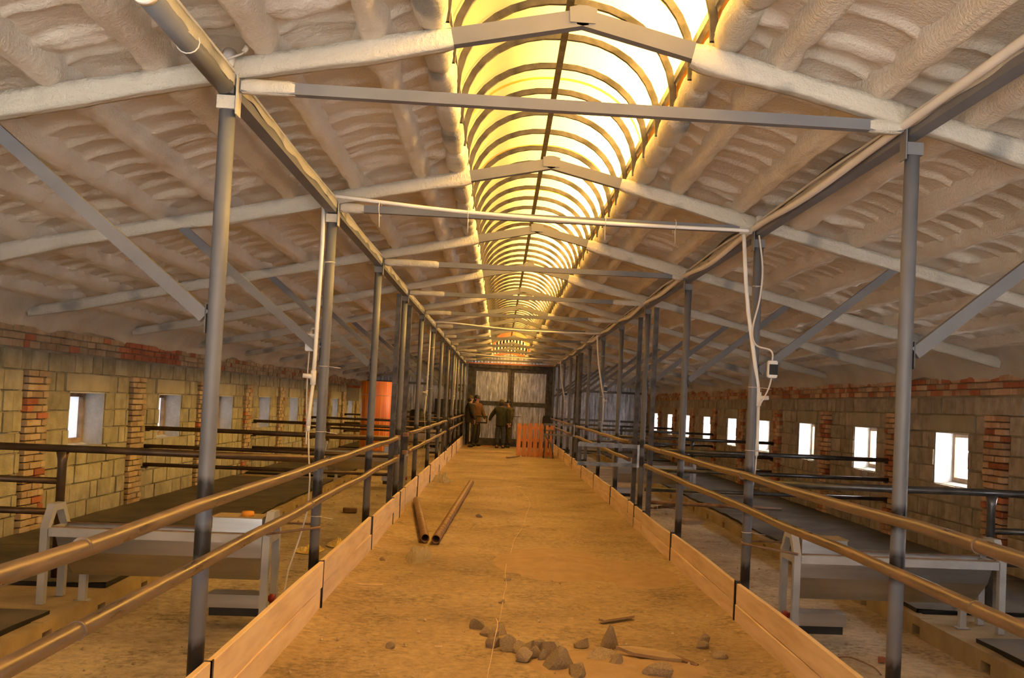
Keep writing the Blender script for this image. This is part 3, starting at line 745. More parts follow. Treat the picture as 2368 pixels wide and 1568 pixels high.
# longitudinal head beams with foam on their tops
for side, x, s in (('left', PL, 1), ('right', PR, -1)):
    o = empty('head_beam', (x, 0, 2.955 if s > 0 else 2.975), label='long grey beam along the %s post heads, crusted with foam' % side, cat='beam')
    m = MB(); m.box((-0.035, 4.82 if s > 0 else 1.2, -0.042), (0.035, Y1 - 0.3, 0.036)); m.build('box_section', MT['frame'], o)
    yb = np.concatenate([np.arange(1.2, 14, 0.05), np.arange(14, Y1 - 0.3, 0.2)])
    n = 8; P = np.zeros((n, len(yb), 3))
    for k in range(n):
        t = -0.1 + 1.2 * k / (n - 1)
        P[k, :, 0] = -s * 0.036 + s * 0.074 * min(max(t * 1.35, 0), 1) + s * 0.006 * fbm(yb * 6, np.full(len(yb), k * 0.9), 2)
        P[k, :, 1] = yb
        P[k, :, 2] = 0.044 + 0.014 * fbm(yb * 4, np.full(len(yb), k * 0.7), 3) - (0.05 + 0.02 * fbm(yb * 3, yb * 0, 2)) * max(0, t * 1.35 - 1) / 0.48
    link('foam_crust', grid_mesh('foam_crust', P), MT['foam_pale'], o)

# ================================================================== RAILINGS AND KICKBOARDS
def railing(side, ya, yb, zu, zl, lab):
    x = (PL + 0.0655) if side == 'left' else (PR - 0.0655)
    o = empty('pipe_railing', (x, ya, 0), label=lab, cat='railing', group='pipe railings along the aisle')
    for nm, z in (('upper_rail', zu), ('lower_rail', zl)):
        n = max(3, int((yb - ya) / 1.0)); P = []
        for k in range(n + 1):
            t = k / n; P.append((0.004 * math.sin(k * 1.7 + z * 9), t * (yb - ya), z + 0.006 * math.sin(k * 2.3 + z * 5 + ya)))
        m = MB(); m.tube(P, 0.0285, 16)
        y = 1.5
        m.build(nm, MT['rail'], o)
        w = MB()
        y = math.ceil((ya + 0.5) / 3.9) * 3.9 - (0.6 if side == 'left' else 0)
        while y < min(yb, 24) - 0.2:
            w.tube([(0.0, y - ya - 0.006, z), (0, y - ya + 0.006, z)], 0.0305, 16); y += 3.9
        if w.v: w.build('weld_bead', MT['rail'], o, kind='stuff')
railing('left', 1.2, 13.05, 1.078, 0.827, 'near pair of dusty brown rails along the left of the aisle')
railing('left', 14.75, 25.0, 1.085, 0.835, 'middle pair of brown rails in the left row, past the first gateway')
railing('left', 26.75, 37.8, 1.09, 0.84, 'farthest pair of brown rails in the left row, by the people')
railing('right', 1.2, 13.05, 1.112, 0.875, 'near pair of brown rails along the right of the aisle')
railing('right', 14.68, 25.0, 1.10, 0.86, 'middle pair of rails in the right row, past the open gate')
railing('right', 26.75, 37.8, 1.095, 0.85, 'farthest pair of rails in the right row')

def kick(side, ya, yb, n):
    x0, x1 = (-1.262, -1.231) if side == 'left' else (1.845, 1.876)
    H2 = 0.345 if side == 'left' else 0.295
    o = empty('kickboard', ((x0 + x1) / 2, ya, 0), label='pair of fresh pine boards on edge, %s from the near end, %s aisle edge' % (ORD[n - 1], side), cat='board', group='pine kickboards of the %s aisle edge' % side)
    dx = (x1 - x0) / 2; sp = H2 * (0.52 if n % 2 else 0.47) if isinstance(n, int) else H2 / 2
    for za, zb, off in ((0.004, sp - 0.002, jit(0.003)), (sp + 0.002, H2 + jit(0.01), jit(0.004))):
        bm = bmesh.new(); bmesh.ops.create_cube(bm, size=1)
        L = yb - ya
        for v in bm.verts: v.co = Vector((v.co.x * dx * 2 + off, (v.co.y + 0.5) * L, za + (v.co.z + 0.5) * (zb - za)))
        bmesh.ops.subdivide_edges(bm, edges=[e for e in bm.edges if abs((e.verts[0].co - e.verts[1].co).y) > L * 0.5], cuts=6)
        ph = random.random() * 9
        for v in bm.verts: v.co.x += 0.006 * math.sin(v.co.y * 1.3 + ph); v.co.z += (0.004 * math.sin(v.co.y * 1.9 + ph) if v.co.z > za + 0.02 else 0)
        bmesh.ops.bevel(bm, geom=[e for e in bm.edges if abs((e.verts[0].co - e.verts[1].co).y) > L * 0.1], offset=0.003, segments=1, affect='EDGES')
        me = bpy.data.meshes.new('plank'); bm.to_mesh(me); bm.free()
        link('plank', me, MT['plank'], o)
for side, stops in (('left', [1.6] + PY[:3] + [13.12, 13.87, 14.66] + PY[4:7] + [25.1, 25.87, 26.65] + PY[8:]), ('right', [1.6] + PY[:3] + [13.10, 13.87, 14.60] + PY[4:7] + [25.1, 25.87, 26.65] + PY[8:])):
    for n, (a, b) in enumerate(zip(stops[:-1], stops[1:])): kick(side, a + 0.022, b - 0.022, n + 1)

# ================================================================== PEN PARTITIONS
def partition(side, y, zs, post_x=None, short=False, lab=''):
    s = -1 if side == 'left' else 1
    xw = LX if side == 'left' else RX; xa = PL - 0.08 if side == 'left' else PR + 0.08
    mt = MT['pen_pipe_l'] if side == 'left' else MT['pen_pipe_r']
    o = empty('pen_partition', (xw, y, 0), label=lab, cat='partition', group='pen partitions on the %s side' % side)
    for k, z in enumerate(zs):
        xe = post_x if (k and post_x is not None) else xa
        m = MB(); m.tube([(-s * 0.04, 0, z), ((xe - xw) * 0.5, 0, z + 0.004), (xe - xw, 0, z)], 0.030 if k == 0 else 0.027, 14)
        m.build('rail', mt, o)
        m = MB(); m.box((min(-s * 0.0, -s * 0.10), -0.03, z - 0.045), (max(-s * 0.0, -s * 0.10), 0.03, z - 0.026)); m.build('wall_bracket', MT['dark_steel'], o)
    if post_x is not None:
        m = MB(); m.tube([(post_x - xw, 0, 0.0), (post_x - xw, 0, zs[0] - 0.10), (post_x - xw - s * 0.0, 0, zs[0] - 0.02)], [0.034, 0.034, 0.048], 16); m.build('post', mt, o)
partition('left', 8.66, (1.045, 0.79, 0.545), -3.43, lab='nearest brown pipe partition on the left, ending in a rounded post')
partition('left', 14.68, (1.01, 0.765, 0.515), None, lab='second brown pipe partition on the left, three full rails')
partition('left', 20.98, (0.995, 0.74, 0.485), -3.32, lab='third brown pipe partition on the left, behind the far drinking trough')
partition('left', 27.2, (0.985, 0.73, 0.48), None, lab='fourth brown pipe partition on the left, beside the orange roll')
partition('left', 33.0, (1.0, 0.74, 0.49), -3.35, lab='last brown pipe partition on the left, near the end wall')
partition('right', 8.25, (1.025, 0.72, 0.46), 4.01, lab='nearest dark pipe partition on the right, with a curved-topped post')
partition('right', 14.06, (1.03, 0.765, 0.50), None, lab='second dark pipe partition on the right, three full rails')
partition('right', 20.15, (1.03, 0.735, 0.48), 3.75, lab='third dark pipe partition on the right, at the far trough')
partition('right', 25.9, (1.03, 0.74, 0.49), None, lab='fourth dark pipe partition on the right')
partition('right', 32.0, (1.02, 0.73, 0.48), 3.75, lab='last dark pipe partition on the right, near the end wall')
# loose galvanised rail across the right pen
m = MB(); m.tube([(PR + 0.03, 13.10, 0.415), (3.3, 13.10, 0.40), (3.62, 13.10, 0.395)], [0.024, 0.024, 0.012], 12)
m.build('loose_rail', MT['rust_pipe'], None, label='rusty pipe rail reaching into the right pen from the square gate post', cat='pipe')

# ================================================================== GATES
def gate(x0, x1, y, z0, z1, lab, mt, depth=0.0):
    o = empty('swing_gate', (x1, y, z0), label=lab, cat='gate', group='small swing gates')
    w = 0.05; a = x0 - x1; h = z1 - z0
    m = MB(); m.bar((a, depth, h - w / 2), (0, 0, h - w / 2), w, w); m.build('top_bar', mt, o)
    m = MB(); m.bar((a, depth, w / 2), (0, 0, w / 2), w, w); m.build('bottom_bar', mt, o)
    m = MB(); m.bar((a + w / 2, depth, w), (a + w / 2, depth, h - w), w, w, (1, 0, 0)); m.build('end_bar', MT['dark_steel'], o)
    m = MB(); m.bar((-w / 2, 0, w), (-w / 2, 0, h - w), w, w, (1, 0, 0)); m.build('hinge_bar', MT['dark_steel'], o)
    m = MB(); m.box((0.002, -0.03, 0.0), (0.030, -0.022, h)); m.build('hinge_plate', MT['galv'], o)
gate(1.06, 1.848, 13.87, 0.80, 1.10, 'open galvanised gate frame swung across the right of the aisle', MT['mill'], 0.0)
gate(1.12, 1.848, 25.87, 0.82, 1.12, 'second open gate frame farther along the right of the aisle', MT['mill'], 0.1)
gate(-0.78, -0.38, 36.1, 0.84, 1.10, 'small black rectangular gate frame beside the man in the dark jacket', MT['black'], 0.0)
for y, lab in ((13.28, 'short square gate stub on the near left gateway post'), (14.50, 'short square gate stub on the farther left gateway post')):
    o = empty('gate_stub', (PL + 0.05, y, 0.82), label=lab, cat='gate', group='left gateway stubs')
    for z in (0.02, 0.26):
        m = MB(); m.box((-0.03, -0.13, z - 0.025), (0.03, 0.13, z + 0.025)); m.build('bar', MT['rust_pipe'], o)
    m = MB(); m.box((-0.028, -0.10 if y < 14 else 0.04, 0.046), (0.028, -0.04 if y < 14 else 0.10, 0.234)); m.build('upright', MT['dark_steel'], o)

# ================================================================== DRINKING TROUGHS
def trough(side, x_in, x_out, yf, lab, cap=False):
    """x_in: aisle end, x_out: wall end; yf: near long side"""
    s = 1 if x_out > x_in else -1
    L = abs(x_out - x_in); yb = yf + 0.34; D = 0.34
    o = empty('drinking_trough', (x_in, yf, 0), label=lab, cat='trough', group='stainless drinking troughs')
    sx = lambda d: s * d
    RZ = 0.535
    for k, (d, zb) in enumerate(((0.0, ALLEY), (L, 0.0))):
        e = MB(); w = 0.055
        e.bar((sx(d), 0, zb), (sx(d), 0, RZ), w, 0.05, (1, 0, 0)); e.build('leg', MT['galv_leg'], o)
        e = MB(); e.bar((sx(d), D, zb), (sx(d), D, RZ), w, 0.05, (1, 0, 0)); e.build('leg', MT['galv_leg'], o)
        e = MB(); tp = 0.165
        e.prism([(-0.028, RZ), (0.028, RZ - 0.0), (0.115, RZ + tp - 0.05), (D - 0.115, RZ + tp - 0.05), (D - 0.028, RZ), (D + 0.028, RZ), (D - 0.085, RZ + tp), (0.085, RZ + tp)], 'x', sx(d) - 0.028, sx(d) + 0.028)
        e.build('end_hoop', MT['galv_leg'], o)
        e = MB(); e.bar((sx(d), 0.028, RZ - 0.03), (sx(d), D - 0.028, RZ - 0.03), 0.05, 0.05); e.build('cross_bar', MT['galv_leg'], o)
    for yy in (0.0, D):
        e = MB(); e.bar((sx(0.03), yy, RZ - 0.025), (sx(L - 0.03), yy, RZ - 0.025), 0.045, 0.06); e.build('side_rail', MT['galv_leg'], o)
    # basin: tapered open tank
    b = MB(); a0, a1, y0, y1 = 0.045, L - 0.045, 0.035, D - 0.035; zt, zb = RZ - 0.01, 0.20
    ta = [(sx(a0), y0, zt), (sx(a1), y0, zt), (sx(a1), y1, zt), (sx(a0), y1, zt)]
    mid = [(sx(a0), y0 + 0.01, zt - 0.16), (sx(a1 - 0.04), y0 + 0.01, zt - 0.16), (sx(a1 - 0.04), y1 - 0.01, zt - 0.16), (sx(a0), y1 - 0.01, zt - 0.16)]
    bo = [(sx(a0 + 0.02), y0 + 0.07, zb), (sx(a1 - 0.13), y0 + 0.07, zb), (sx(a1 - 0.13), y1 - 0.07, zb), (sx(a0 + 0.02), y1 - 0.07, zb)]
    ins = [(x * 1.0, 0.5 * D + (y - 0.5 * D) * 0.96, z) for x, y, z in ta]; ib = [(x, 0.5 * D + (y - 0.5 * D) * 0.9, z + 0.02) for x, y, z in bo]
    ring = lambda i, j: [(i + k, i + (k + 1) % 4, j + (k + 1) % 4, j + k) for k in range(4)]
    b.add(ta + mid + bo + ins + ib, ring(0, 4) + ring(4, 8) + [(8, 9, 10, 11)] + ring(0, 12) + ring(12, 16) + [(16, 17, 18, 19)])
    b.build('basin', MT['steel'], o)
    for yy in (0.03, D - 0.03):
        e = MB(); e.box((min(sx(0.03), sx(L - 0.03)), yy - 0.006, RZ + 0.004), (max(sx(0.03), sx(L - 0.03)), yy + 0.006, RZ + 0.012)); e.build('rim', MT['rust_pipe'], o)
    # float box
    e = MB(); e.prism([(0.04, RZ - 0.02), (D - 0.04, RZ - 0.02), (D - 0.06, RZ + 0.115), (0.045, RZ + 0.115)], 'x', *sorted((sx(0.05), sx(0.40)))); e.build('float_box', MT['steel'], o)
    e = MB(); e.box((min(sx(0.045), sx(0.405)), 0.04, RZ + 0.115), (max(sx(0.045), sx(0.405)), D - 0.05, RZ + 0.125)); e.build('float_lid', MT['curb'], o)
    if cap:
        e = MB(); e.lathe([(0, RZ + 0.16), (0.040, RZ + 0.16), (0.044, RZ + 0.15), (0.044, RZ + 0.125), (0, RZ + 0.125)], 20, (sx(0.17), 0.12, 0)); e.build('orange_cap', MT['orange_cap'], o, label='round orange screw cap')
    e = MB(); e.box((min(sx(0.04), sx(0.42)), 0.07, 0.0), (max(sx(0.04), sx(0.42)), D - 0.07, 0.095)); e.build('drain_box', MT['steel'], o)
    e = MB(); e.box((min(sx(0.06), sx(0.40)), 0.08, -0.06), (max(sx(0.06), sx(0.40)), D - 0.08, 0.0)); e.build('drain_skirt', MT['black'], o)
    e = MB(); e.tube([(sx(0.04), 0.16, 0.06), (sx(-0.01), 0.16, 0.06), (sx(-0.012), 0.16, 0.06), (sx(-0.05), 0.16, 0.06)], [0.022, 0.022, 0.034, 0.034], 14); e.build('red_plug', MT['red_plug'], o, label='dark red drain plug')
    e = MB(); e.bar((sx(L - 0.22), D / 2, 0.0), (sx(L - 0.22), D / 2, 0.21), 0.05, 0.05, (1, 0, 0)); e.box((sx(L - 0.22) - 0.05, D / 2 - 0.04, 0.0), (sx(L - 0.22) + 0.05, D / 2 + 0.04, 0.008)); e.build('middle_leg', MT['galv_leg'], o)
    return o
trough('left', -1.62, -3.16, 7.76, 'stainless drinking trough near the left, with an orange cap on its box', True)
trough('right', 2.27, 3.86, 7.74, 'stainless drinking trough near the right, standing at the curb')
trough('left', -1.72, -3.22, 20.0, 'second stainless drinking trough along the left side')
trough('right', 2.20, 3.68, 19.4, 'second stainless drinking trough along the right side')
trough('left', -1.72, -3.22, 32.0, 'farthest stainless drinking trough on the left')
trough('right', 2.20, 3.68, 31.3, 'farthest stainless drinking trough on the right')
# rusty tie rods from posts to the near troughs
for x, xe, z, lab in ((PL, -1.62, 0.575, 'thin rusty tie rods from the second left post to the near trough'), (PR, 2.27, 0.57, 'thin rusty tie rods from the second right post to the near trough')):
    s = -1 if x < 0 else 1
    m = MB(); m.tube([(x - s * 0.045, 7.82, z + 0.03), (xe, 7.74 - 0.034, z - 0.02)], 0.009, 8); m.tube([(x - s * 0.02, 7.92, z + 0.04), (xe, 8.08, z + 0.02)], 0.008, 8); m.tube([(x - s * 0.045, 7.82, z + 0.03), (x - s * 0.02, 7.92, z + 0.04)], 0.008, 8)
    m.build('tie_rods', MT['rust_pipe'], None, label=lab, cat='rod')
# ================================================================== PIPES AND CABLES
def downpipe(side, y, lab, box=True):
    s = 1 if side == 'left' else -1
    px = PL if side == 'left' else PR
    x = px - 0.062 if side == 'left' else px - 0.03
    yy = y - 0.025 if side == 'left' else y - 0.062
    o = empty('water_pipe', (x, yy, 0), label=lab, cat='pipe', group='white water drop pipes')
    if side == 'left': P = [(0.0, 0, 2.955), (0.004, 0, 2.7), (0.0, 0, 2.25), (-0.004, 0, 1.85), (-0.008, 0, 1.70)]; B = (-0.022, 0, 1.44)
    else: P = [(-0.105, -0.01, 2.93), (-0.075, -0.01, 2.58), (-0.045, 0, 2.35), (0.012, 0.015, 2.05), (0.062, 0.045, 1.80), (0.075, 0.05, 1.70)]; B = (0.080, 0.06, 1.40)
    m = MB(); m.tube(P, 0.0155, 12); m.build('pipe', MT['white_pvc'], o)
    e = P[-1]
    m = MB(); m.tube([(e[0], e[1], e[2] + 0.045), (e[0], e[1], e[2] - 0.06)], [0.021, 0.021], 12); m.tube([(e[0], e[1], e[2]), (e[0] - s * 0.075, e[1] - 0.01, e[2] + 0.005)], [0.019, 0.016], 12); m.build('tee', MT['white_pvc'], o)
    m = MB(); m.tube([(e[0], e[1], e[2] - 0.05), B, (B[0] - 0.003, B[1], B[2] - 0.10)], [0.013, 0.013, 0.019], 12); m.tube([(B[0] - 0.003, B[1], B[2] - 0.10), (B[0] - 0.004, B[1], B[2] - 0.14)], 0.016, 10); m.build('lower_pipe', MT['white_pvc'], o)
    sx = -0.018 if side == 'left' else 0.02
    if side == 'left': H = [(B[0], 0, B[2] - 0.13), (B[0] + 0.01, 0.0, 1.15), (0.008, 0.0, 0.95), (0.005, 0.0, 0.72), (-0.04, -0.02, 0.52), (-0.10, -0.05, 0.30), (-0.12, -0.06, 0.14), (-0.06, -0.06, 0.02), (0.02, -0.06, -0.06)]
    else: H = [(B[0], B[1], B[2] - 0.13), (B[0] - 0.006, B[1], 1.15), (B[0] - 0.03, B[1] + 0.0, 0.92), (B[0] - 0.03, B[1], 0.65)]
    m = MB(); m.tube(H, 0.006, 8); m.build('hose', MT['cable'], o)
    m = MB()
    for z in (2.55, 1.78, 1.30, 0.68):
        m.tube([(px - x + 0.039 * math.cos(a), y - yy + 0.039 * math.sin(a), z) for a in np.linspace(0, 2 * math.pi, 14)[:-1]], 0.0025, 5, closed=True)
        m.tube([(px - x + 0.03, y - yy - 0.039, z), (px - x + 0.13 * (1 if z < 2 else -0.2) , y - yy - 0.06, z - 0.01)], 0.0022, 5)
    m.build('zip_tie', MT['cable'], o, kind='stuff')
for side, i, lab in (('left', 1, 'white plastic water pipe strapped to the second left post'), ('right', 1, 'white plastic water pipe slanting down the second right post'),
                     ('left', 5, 'white plastic water pipe on a middle post of the left row'), ('right', 5, 'white plastic water pipe on a middle post of the right row'),
                     ('left', 9, 'white plastic water pipe near the far end of the left row'), ('right', 9, 'white plastic water pipe near the far end of the right row')):
    downpipe(side, PY[i], lab)

def switch_box(x, y, z, lab, dark=True):
    o = empty('switch_box', (x, y, z), label=lab, cat='switch box', group='switch boxes')
    m = MB(); m.box((-0.036, 0, -0.064), (0.036, 0.05, 0.064)); me = m.mesh('box')
    bm = bmesh.new(); bm.from_mesh(me); bmesh.ops.bevel(bm, geom=bm.edges[:], offset=0.006, segments=2, affect='EDGES'); bm.to_mesh(me); bm.free()
    link('box', me, MT['white_pvc'], o)
    if dark:
        m = MB(); m.prism([(-0.006, -0.042), (0.006, -0.042), (-0.006, 0.036), (-0.002, 0.036)], 'x', -0.030, 0.034); m.v = []; m.f = []; m.sm = []
        m.box((-0.029, -0.008, -0.042), (0.035, 0.0, 0.036)); m.build('smoked_cover', MT['tinted'], o, label='smoked dark cover')
    m = MB()
    for a, b in ((-0.027, 0.053), (0.027, 0.053), (-0.027, -0.053), (0.027, -0.053)): m.tube([(a, 0.0, b), (a, -0.002, b)], 0.004, 8)
    m.build('screw', MT['galv'], o, kind='stuff')
    return o
switch_box(2.02, 7.70, 1.918, 'white switch box with smoked cover beside the second right post')
switch_box(-1.424, 7.935, 1.954, 'white junction box behind the brace of the second left post', False)
switch_box(1.987, 19.84, 1.93, 'small white switch box by the middle right post with the water pipe')
switch_box(1.987, 31.84, 1.93, 'smallest white switch box far along the right row')
def cable(name, pts, r, mt, lab, cat='cable', smooth=6, n=8):
    P = [Vector(p) for p in pts]; out = []
    for i in range(len(P) - 1):
        p0, p1, p2, p3 = P[max(i - 1, 0)], P[i], P[i + 1], P[min(i + 2, len(P) - 1)]
        for k in range(smooth):
            t = k / smooth
            out.append(0.5 * ((2 * p1) + (-p0 + p2) * t + (2 * p0 - 5 * p1 + 4 * p2 - p3) * t * t + (-p0 + 3 * p1 - 3 * p2 + p3) * t ** 3))
    out.append(P[-1]); m = MB(); m.tube(out, r, n)
    return m.build(name, mt, None, label=lab, cat=cat)
cable('power_cable', [(1.894, 7.79, 2.93), (1.93, 7.785, 2.68), (1.918, 7.785, 2.45), (1.873, 7.785, 2.22), (1.900, 7.78, 2.10), (2.00, 7.76, 2.066), (2.022, 7.74, 2.03), (2.02, 7.735, 1.985)], 0.007, MT['cable'], 'pale cable looping down the second right post into its switch box')
cable('power_cable', [(2.02, 7.735, 1.85), (2.0, 7.75, 1.76), (1.965, 7.79, 1.67), (1.955, 7.80, 1.64)], 0.006, MT['cable'], 'short pale cable from the right switch box to the pipe tee')
cable('power_cable', [(-1.36, 7.84, 2.045), (-1.40, 7.88, 2.055), (-1.425, 7.95, 2.035), (-1.424, 7.955, 2.02)], 0.006, MT['cable'], 'short pale cable hooking into the left junction box')
cable('power_cable', [(-1.43, 7.96, 1.885), (-1.432, 7.95, 1.75), (-1.42, 7.9, 1.55), (-1.40, 7.85, 1.36), (-1.395, 7.84, 1.2)], 0.005, MT['cable'], 'thin pale cable hanging below the left junction box')
# conduit crossing on the second tie beam
o = cable('cross_conduit', [(-1.30, 7.80, 3.035), (-0.95, 7.80, 3.008), (-0.31, 7.80, 2.972), (0.72, 7.80, 2.953), (1.71, 7.80, 2.962), (1.80, 7.82, 2.96)], 0.014, MT['white_pvc'], 'white conduit sagging along the second tie beam', 'pipe', 6, 10)
m = MB()
for x, z in ((-0.95, 2.96), (-0.3, 2.957), (0.72, 2.962), (1.25, 2.965)):
    m.tube([(x, 7.80 + 0.09 * math.cos(a) + 0.035, z + 0.05 * math.sin(a)) for a in np.linspace(0, 2 * math.pi, 12)[:-1]], 0.003, 5, closed=True); m.tube([(x, 7.79, z - 0.04), (x + 0.004, 7.79, z - 0.14)], 0.0025, 5)
m.build('zip_tie', MT['cable'], o, kind='stuff')
cable('cross_conduit', [(-1.30, 19.80, 3.03), (-0.9, 19.80, 3.02), (0.3, 19.8, 2.955), (1.6, 19.8, 2.965), (1.86, 19.82, 2.98)], 0.014, MT['white_pvc'], 'white conduit along a middle tie beam, sixth from the near end', 'pipe', 6, 10)
cable('cross_conduit', [(-1.30, 31.80, 3.03), (-0.5, 31.8, 2.98), (0.8, 31.8, 2.95), (1.86, 31.82, 2.97)], 0.014, MT['white_pvc'], 'white conduit along a far tie beam near the gate', 'pipe', 6, 10)
# bundle along the right head beam
P1 = [(PR - 0.055, 2.4, 3.01)]; P2 = [(PR - 0.02, 2.4, 3.03)]; P3 = [(PR + 0.01, 2.4, 3.04)]
for i, y in enumerate(PY):
    P1 += [(PR - 0.055, y - 0.03, 2.985), (PR - 0.070, y + 1.5, 2.945 - 0.02 * (i % 2))]
    P2 += [(PR - 0.035, y, 3.03), (PR - 0.03 - 0.01 * (i % 3), y + 1.4, 3.045)]
    P3 += [(PR - 0.01, y, 3.03), (PR - 0.01, y + 1.1, 3.075 + 0.02 * (i % 2)), (PR, y + 2.1, 3.05)]
P1 = [p for p in P1 if p[1] < 37.5]; P2 = [p for p in P2 if p[1] < 37.5]; P3 = [p for p in P3 if p[1] < 37.5]
cable('main_water_pipe', P1, 0.021, MT['white_pvc'], 'long pale water pipe sagging along the right head beam', 'pipe', 6, 12)
cable('feeder_cable', P2, 0.009, MT['cable'], 'pale feeder cable lying on the right head beam')
cable('feeder_cable', P3, 0.008, MT['black'], 'dark feeder cable lying loosely on the right head beam')
P4 = [(PL + 0.02, 2.4, 3.015)]
for i, y in enumerate(PY): P4 += [(PL + 0.03, y, 3.015), (PL + 0.022, y + 1.5, 3.01)]
cable('feeder_cable', [p for p in P4 if p[1] < 37.5], 0.007, MT['cable'], 'pale feeder cable lying on the left head beam')
# big duct pipe along the left head beam, near end
m = MB(); m.tube([(PL - 0.004, 3.74, 2.948), (PL - 0.004, 4.80, 2.944)], 0.043, 20)
o = m.build('duct_pipe', MT['frame'], None, label='thick grey pipe strapped along the near left head beam', cat='pipe')
m = MB(); m.tube([(PL - 0.004, 3.72, 2.948), (PL - 0.004, 3.755, 2.948)], 0.047, 20); m.build('end_cap', MT['white_pvc'], o, label='white pipe end cap')
m = MB(); m.tube([(PL - 0.004 + 0.046 * math.cos(a), 4.25, 2.946 + 0.046 * math.sin(a)) for a in np.linspace(0, 2 * math.pi, 16)[:-1]], 0.003, 5, closed=True); m.build('strap', MT['cable'], o)
# pipe sleeve stub and cables on the first left post head
o = empty('pipe_stub', (PL - 0.005, 4.80, 3.0), label='short white pipe sleeve on the first left post head', cat='pipe')
m = MB(); m.tube([(0.0, -0.02, 0.012), (0.008, 0.05, 0.10)], 0.034, 16); m.build('sleeve', MT['white_pvc'], o)
m = MB(); m.tube([(-0.06, -0.05, 0.015), (0.02, -0.06, 0.04), (0.075, -0.03, 0.075), (0.085, 0.0, 0.10)], 0.0045, 8); m.build('wire', MT['cable'], o)
m = MB(); m.tube([(0.078, 0.0, 0.095), (0.092, 0.0, 0.115), (0.088, 0.01, 0.13)], [0.011, 0.013, 0.009], 8); m.build('connector', MT['foam_purlin'], o)
o = empty('pipe_stub', (PR - 0.01, 7.78, 2.985), label='short white pipe sleeve on the second right post head', cat='pipe')
m = MB(); m.tube([(0.0, 0, 0.02), (-0.006, 0.02, 0.085)], 0.034, 16); m.build('sleeve', MT['white_pvc'], o)

# ================================================================== THINGS AT THE FAR END
# orange roll of sheet standing on the left platform
n = 46; m = MB(); vs = []; fs = []
for k in range(n * 2 + 8):
    t = 2 * math.pi * k / n; r = 0.425 - 0.004 * k / n * 6
    for z in (0.0, 1.97): vs.append((r * math.cos(t), r * math.sin(t), z))
for k in range(n * 2 + 7): fs.append((2 * k, 2 * k + 2, 2 * k + 3, 2 * k + 1))
m.add(vs, fs, True)
o = empty('sheet_roll', (-3.40, 29.6, 0.035), 2.6, label='tall roll of glossy orange plastic sheet standing at the far left', cat='roll')
mr, nt, b = new_mat('orange_ribbed_sheet')
v = coords(nt, 'Object', (1, 1, 0.02)); nn = noise(nt, v, 26, 2)
nt.links.new(ramp(nt, nn, [(0.35, (0.78, 0.17, 0.01)), (0.55, (0.90, 0.27, 0.02)), (0.7, (0.98, 0.50, 0.12))]), b.inputs['Base Color']); b.inputs['Roughness'].default_value = 0.25
m.build('rolled_sheet', mr, o)
m = MB()
for k in range(3): m.tube([(0.428 * math.cos(a), 0.428 * math.sin(a), 0.35 + 0.62 * k) for a in np.linspace(0, 2 * math.pi, 40)[:-1]], 0.005, 5, closed=True)
m.build('strap', MT['yellow'], o)

def pallet(x, y, z, rz, lab, ln, hts, tilt):
    o = empty('pallet', (x, y, z), rz, label=lab, cat='pallet', group='pallets on end')
    o.rotation_euler = (tilt, 0, rz); w = ln; n = len(hts)
    for k, h in enumerate(hts):
        a = -w / 2 + k * (w - 0.115) / (n - 1)
        m = MB(); m.box((a, -0.022, 0.0), (a + 0.115, 0.0, h)); m.build('slat', MT['pallet'], o)
    for k, zz in enumerate((0.05, 0.45, 0.82)):
        m = MB(); m.box((-w / 2, 0.002, zz), (w / 2, 0.09, zz + 0.09)); m.build('bearer', MT['pallet'], o)
    for k in range(3):
        a = -w / 2 + k * (w - 0.12) / 2
        m = MB(); m.box((a, 0.092, 0.0), (a + 0.12, 0.112, 0.94)); m.build('back_slat', MT['pallet'], o)
pallet(0.96, 31.55, 0.0, 0.03, 'orange wooden pallet standing on end on the aisle, nearer one', 0.78, [0.99, 0.98, 1.0, 1.01, 0.97], -0.04)
pallet(1.30, 32.05, 0.0, -0.12, 'second orange wooden pallet on end, behind and right of the first', 0.78, [0.97, 0.98, 1.0, 0.96, 0.98], -0.05)
# bent grey trestle by the pallets
o = empty('trestle', (1.52, 31.0, 0), label='small blue-grey metal trestle with a bent leg beside the pallets', cat='trestle')
m = MB(); m.box((-0.20, -0.14, 0.80), (0.12, 0.14, 0.84)); m.build('top', MT['mill'], o)
m = MB(); m.tube([(-0.16, -0.1, 0.80), (-0.10, -0.1, 0.62), (0.04, -0.1, 0.42), (0.10, -0.1, 0.2), (0.12, -0.1, 0.0)], 0.022, 8); m.build('leg', MT['mill'], o)
m = MB(); m.tube([(0.08, 0.1, 0.80), (0.10, 0.1, 0.4), (0.12, 0.1, 0.0)], 0.02, 8); m.build('leg', MT['mill'], o)
m = MB(); m.tube([(-0.16, 0.1, 0.80), (-0.14, 0.1, 0.4), (-0.16, 0.1, 0.0)], 0.02, 8); m.build('leg', MT['mill'], o)
o = empty('shovel', (1.46, 32.55, 0), label='black shovel standing upright behind the pallets', cat='shovel')
m = MB(); m.tube([(0, 0, 0.02), (0.02, 0, 0.85)], 0.018, 8); m.build('shaft', MT['black'], o)
m = MB(); m.prism([(-0.12, 0.84), (0.12, 0.84), (0.13, 1.18), (0.07, 1.24), (-0.07, 1.24), (-0.11, 1.18)], 'y', -0.012, 0.012); m.build('blade', MT['black'], o)
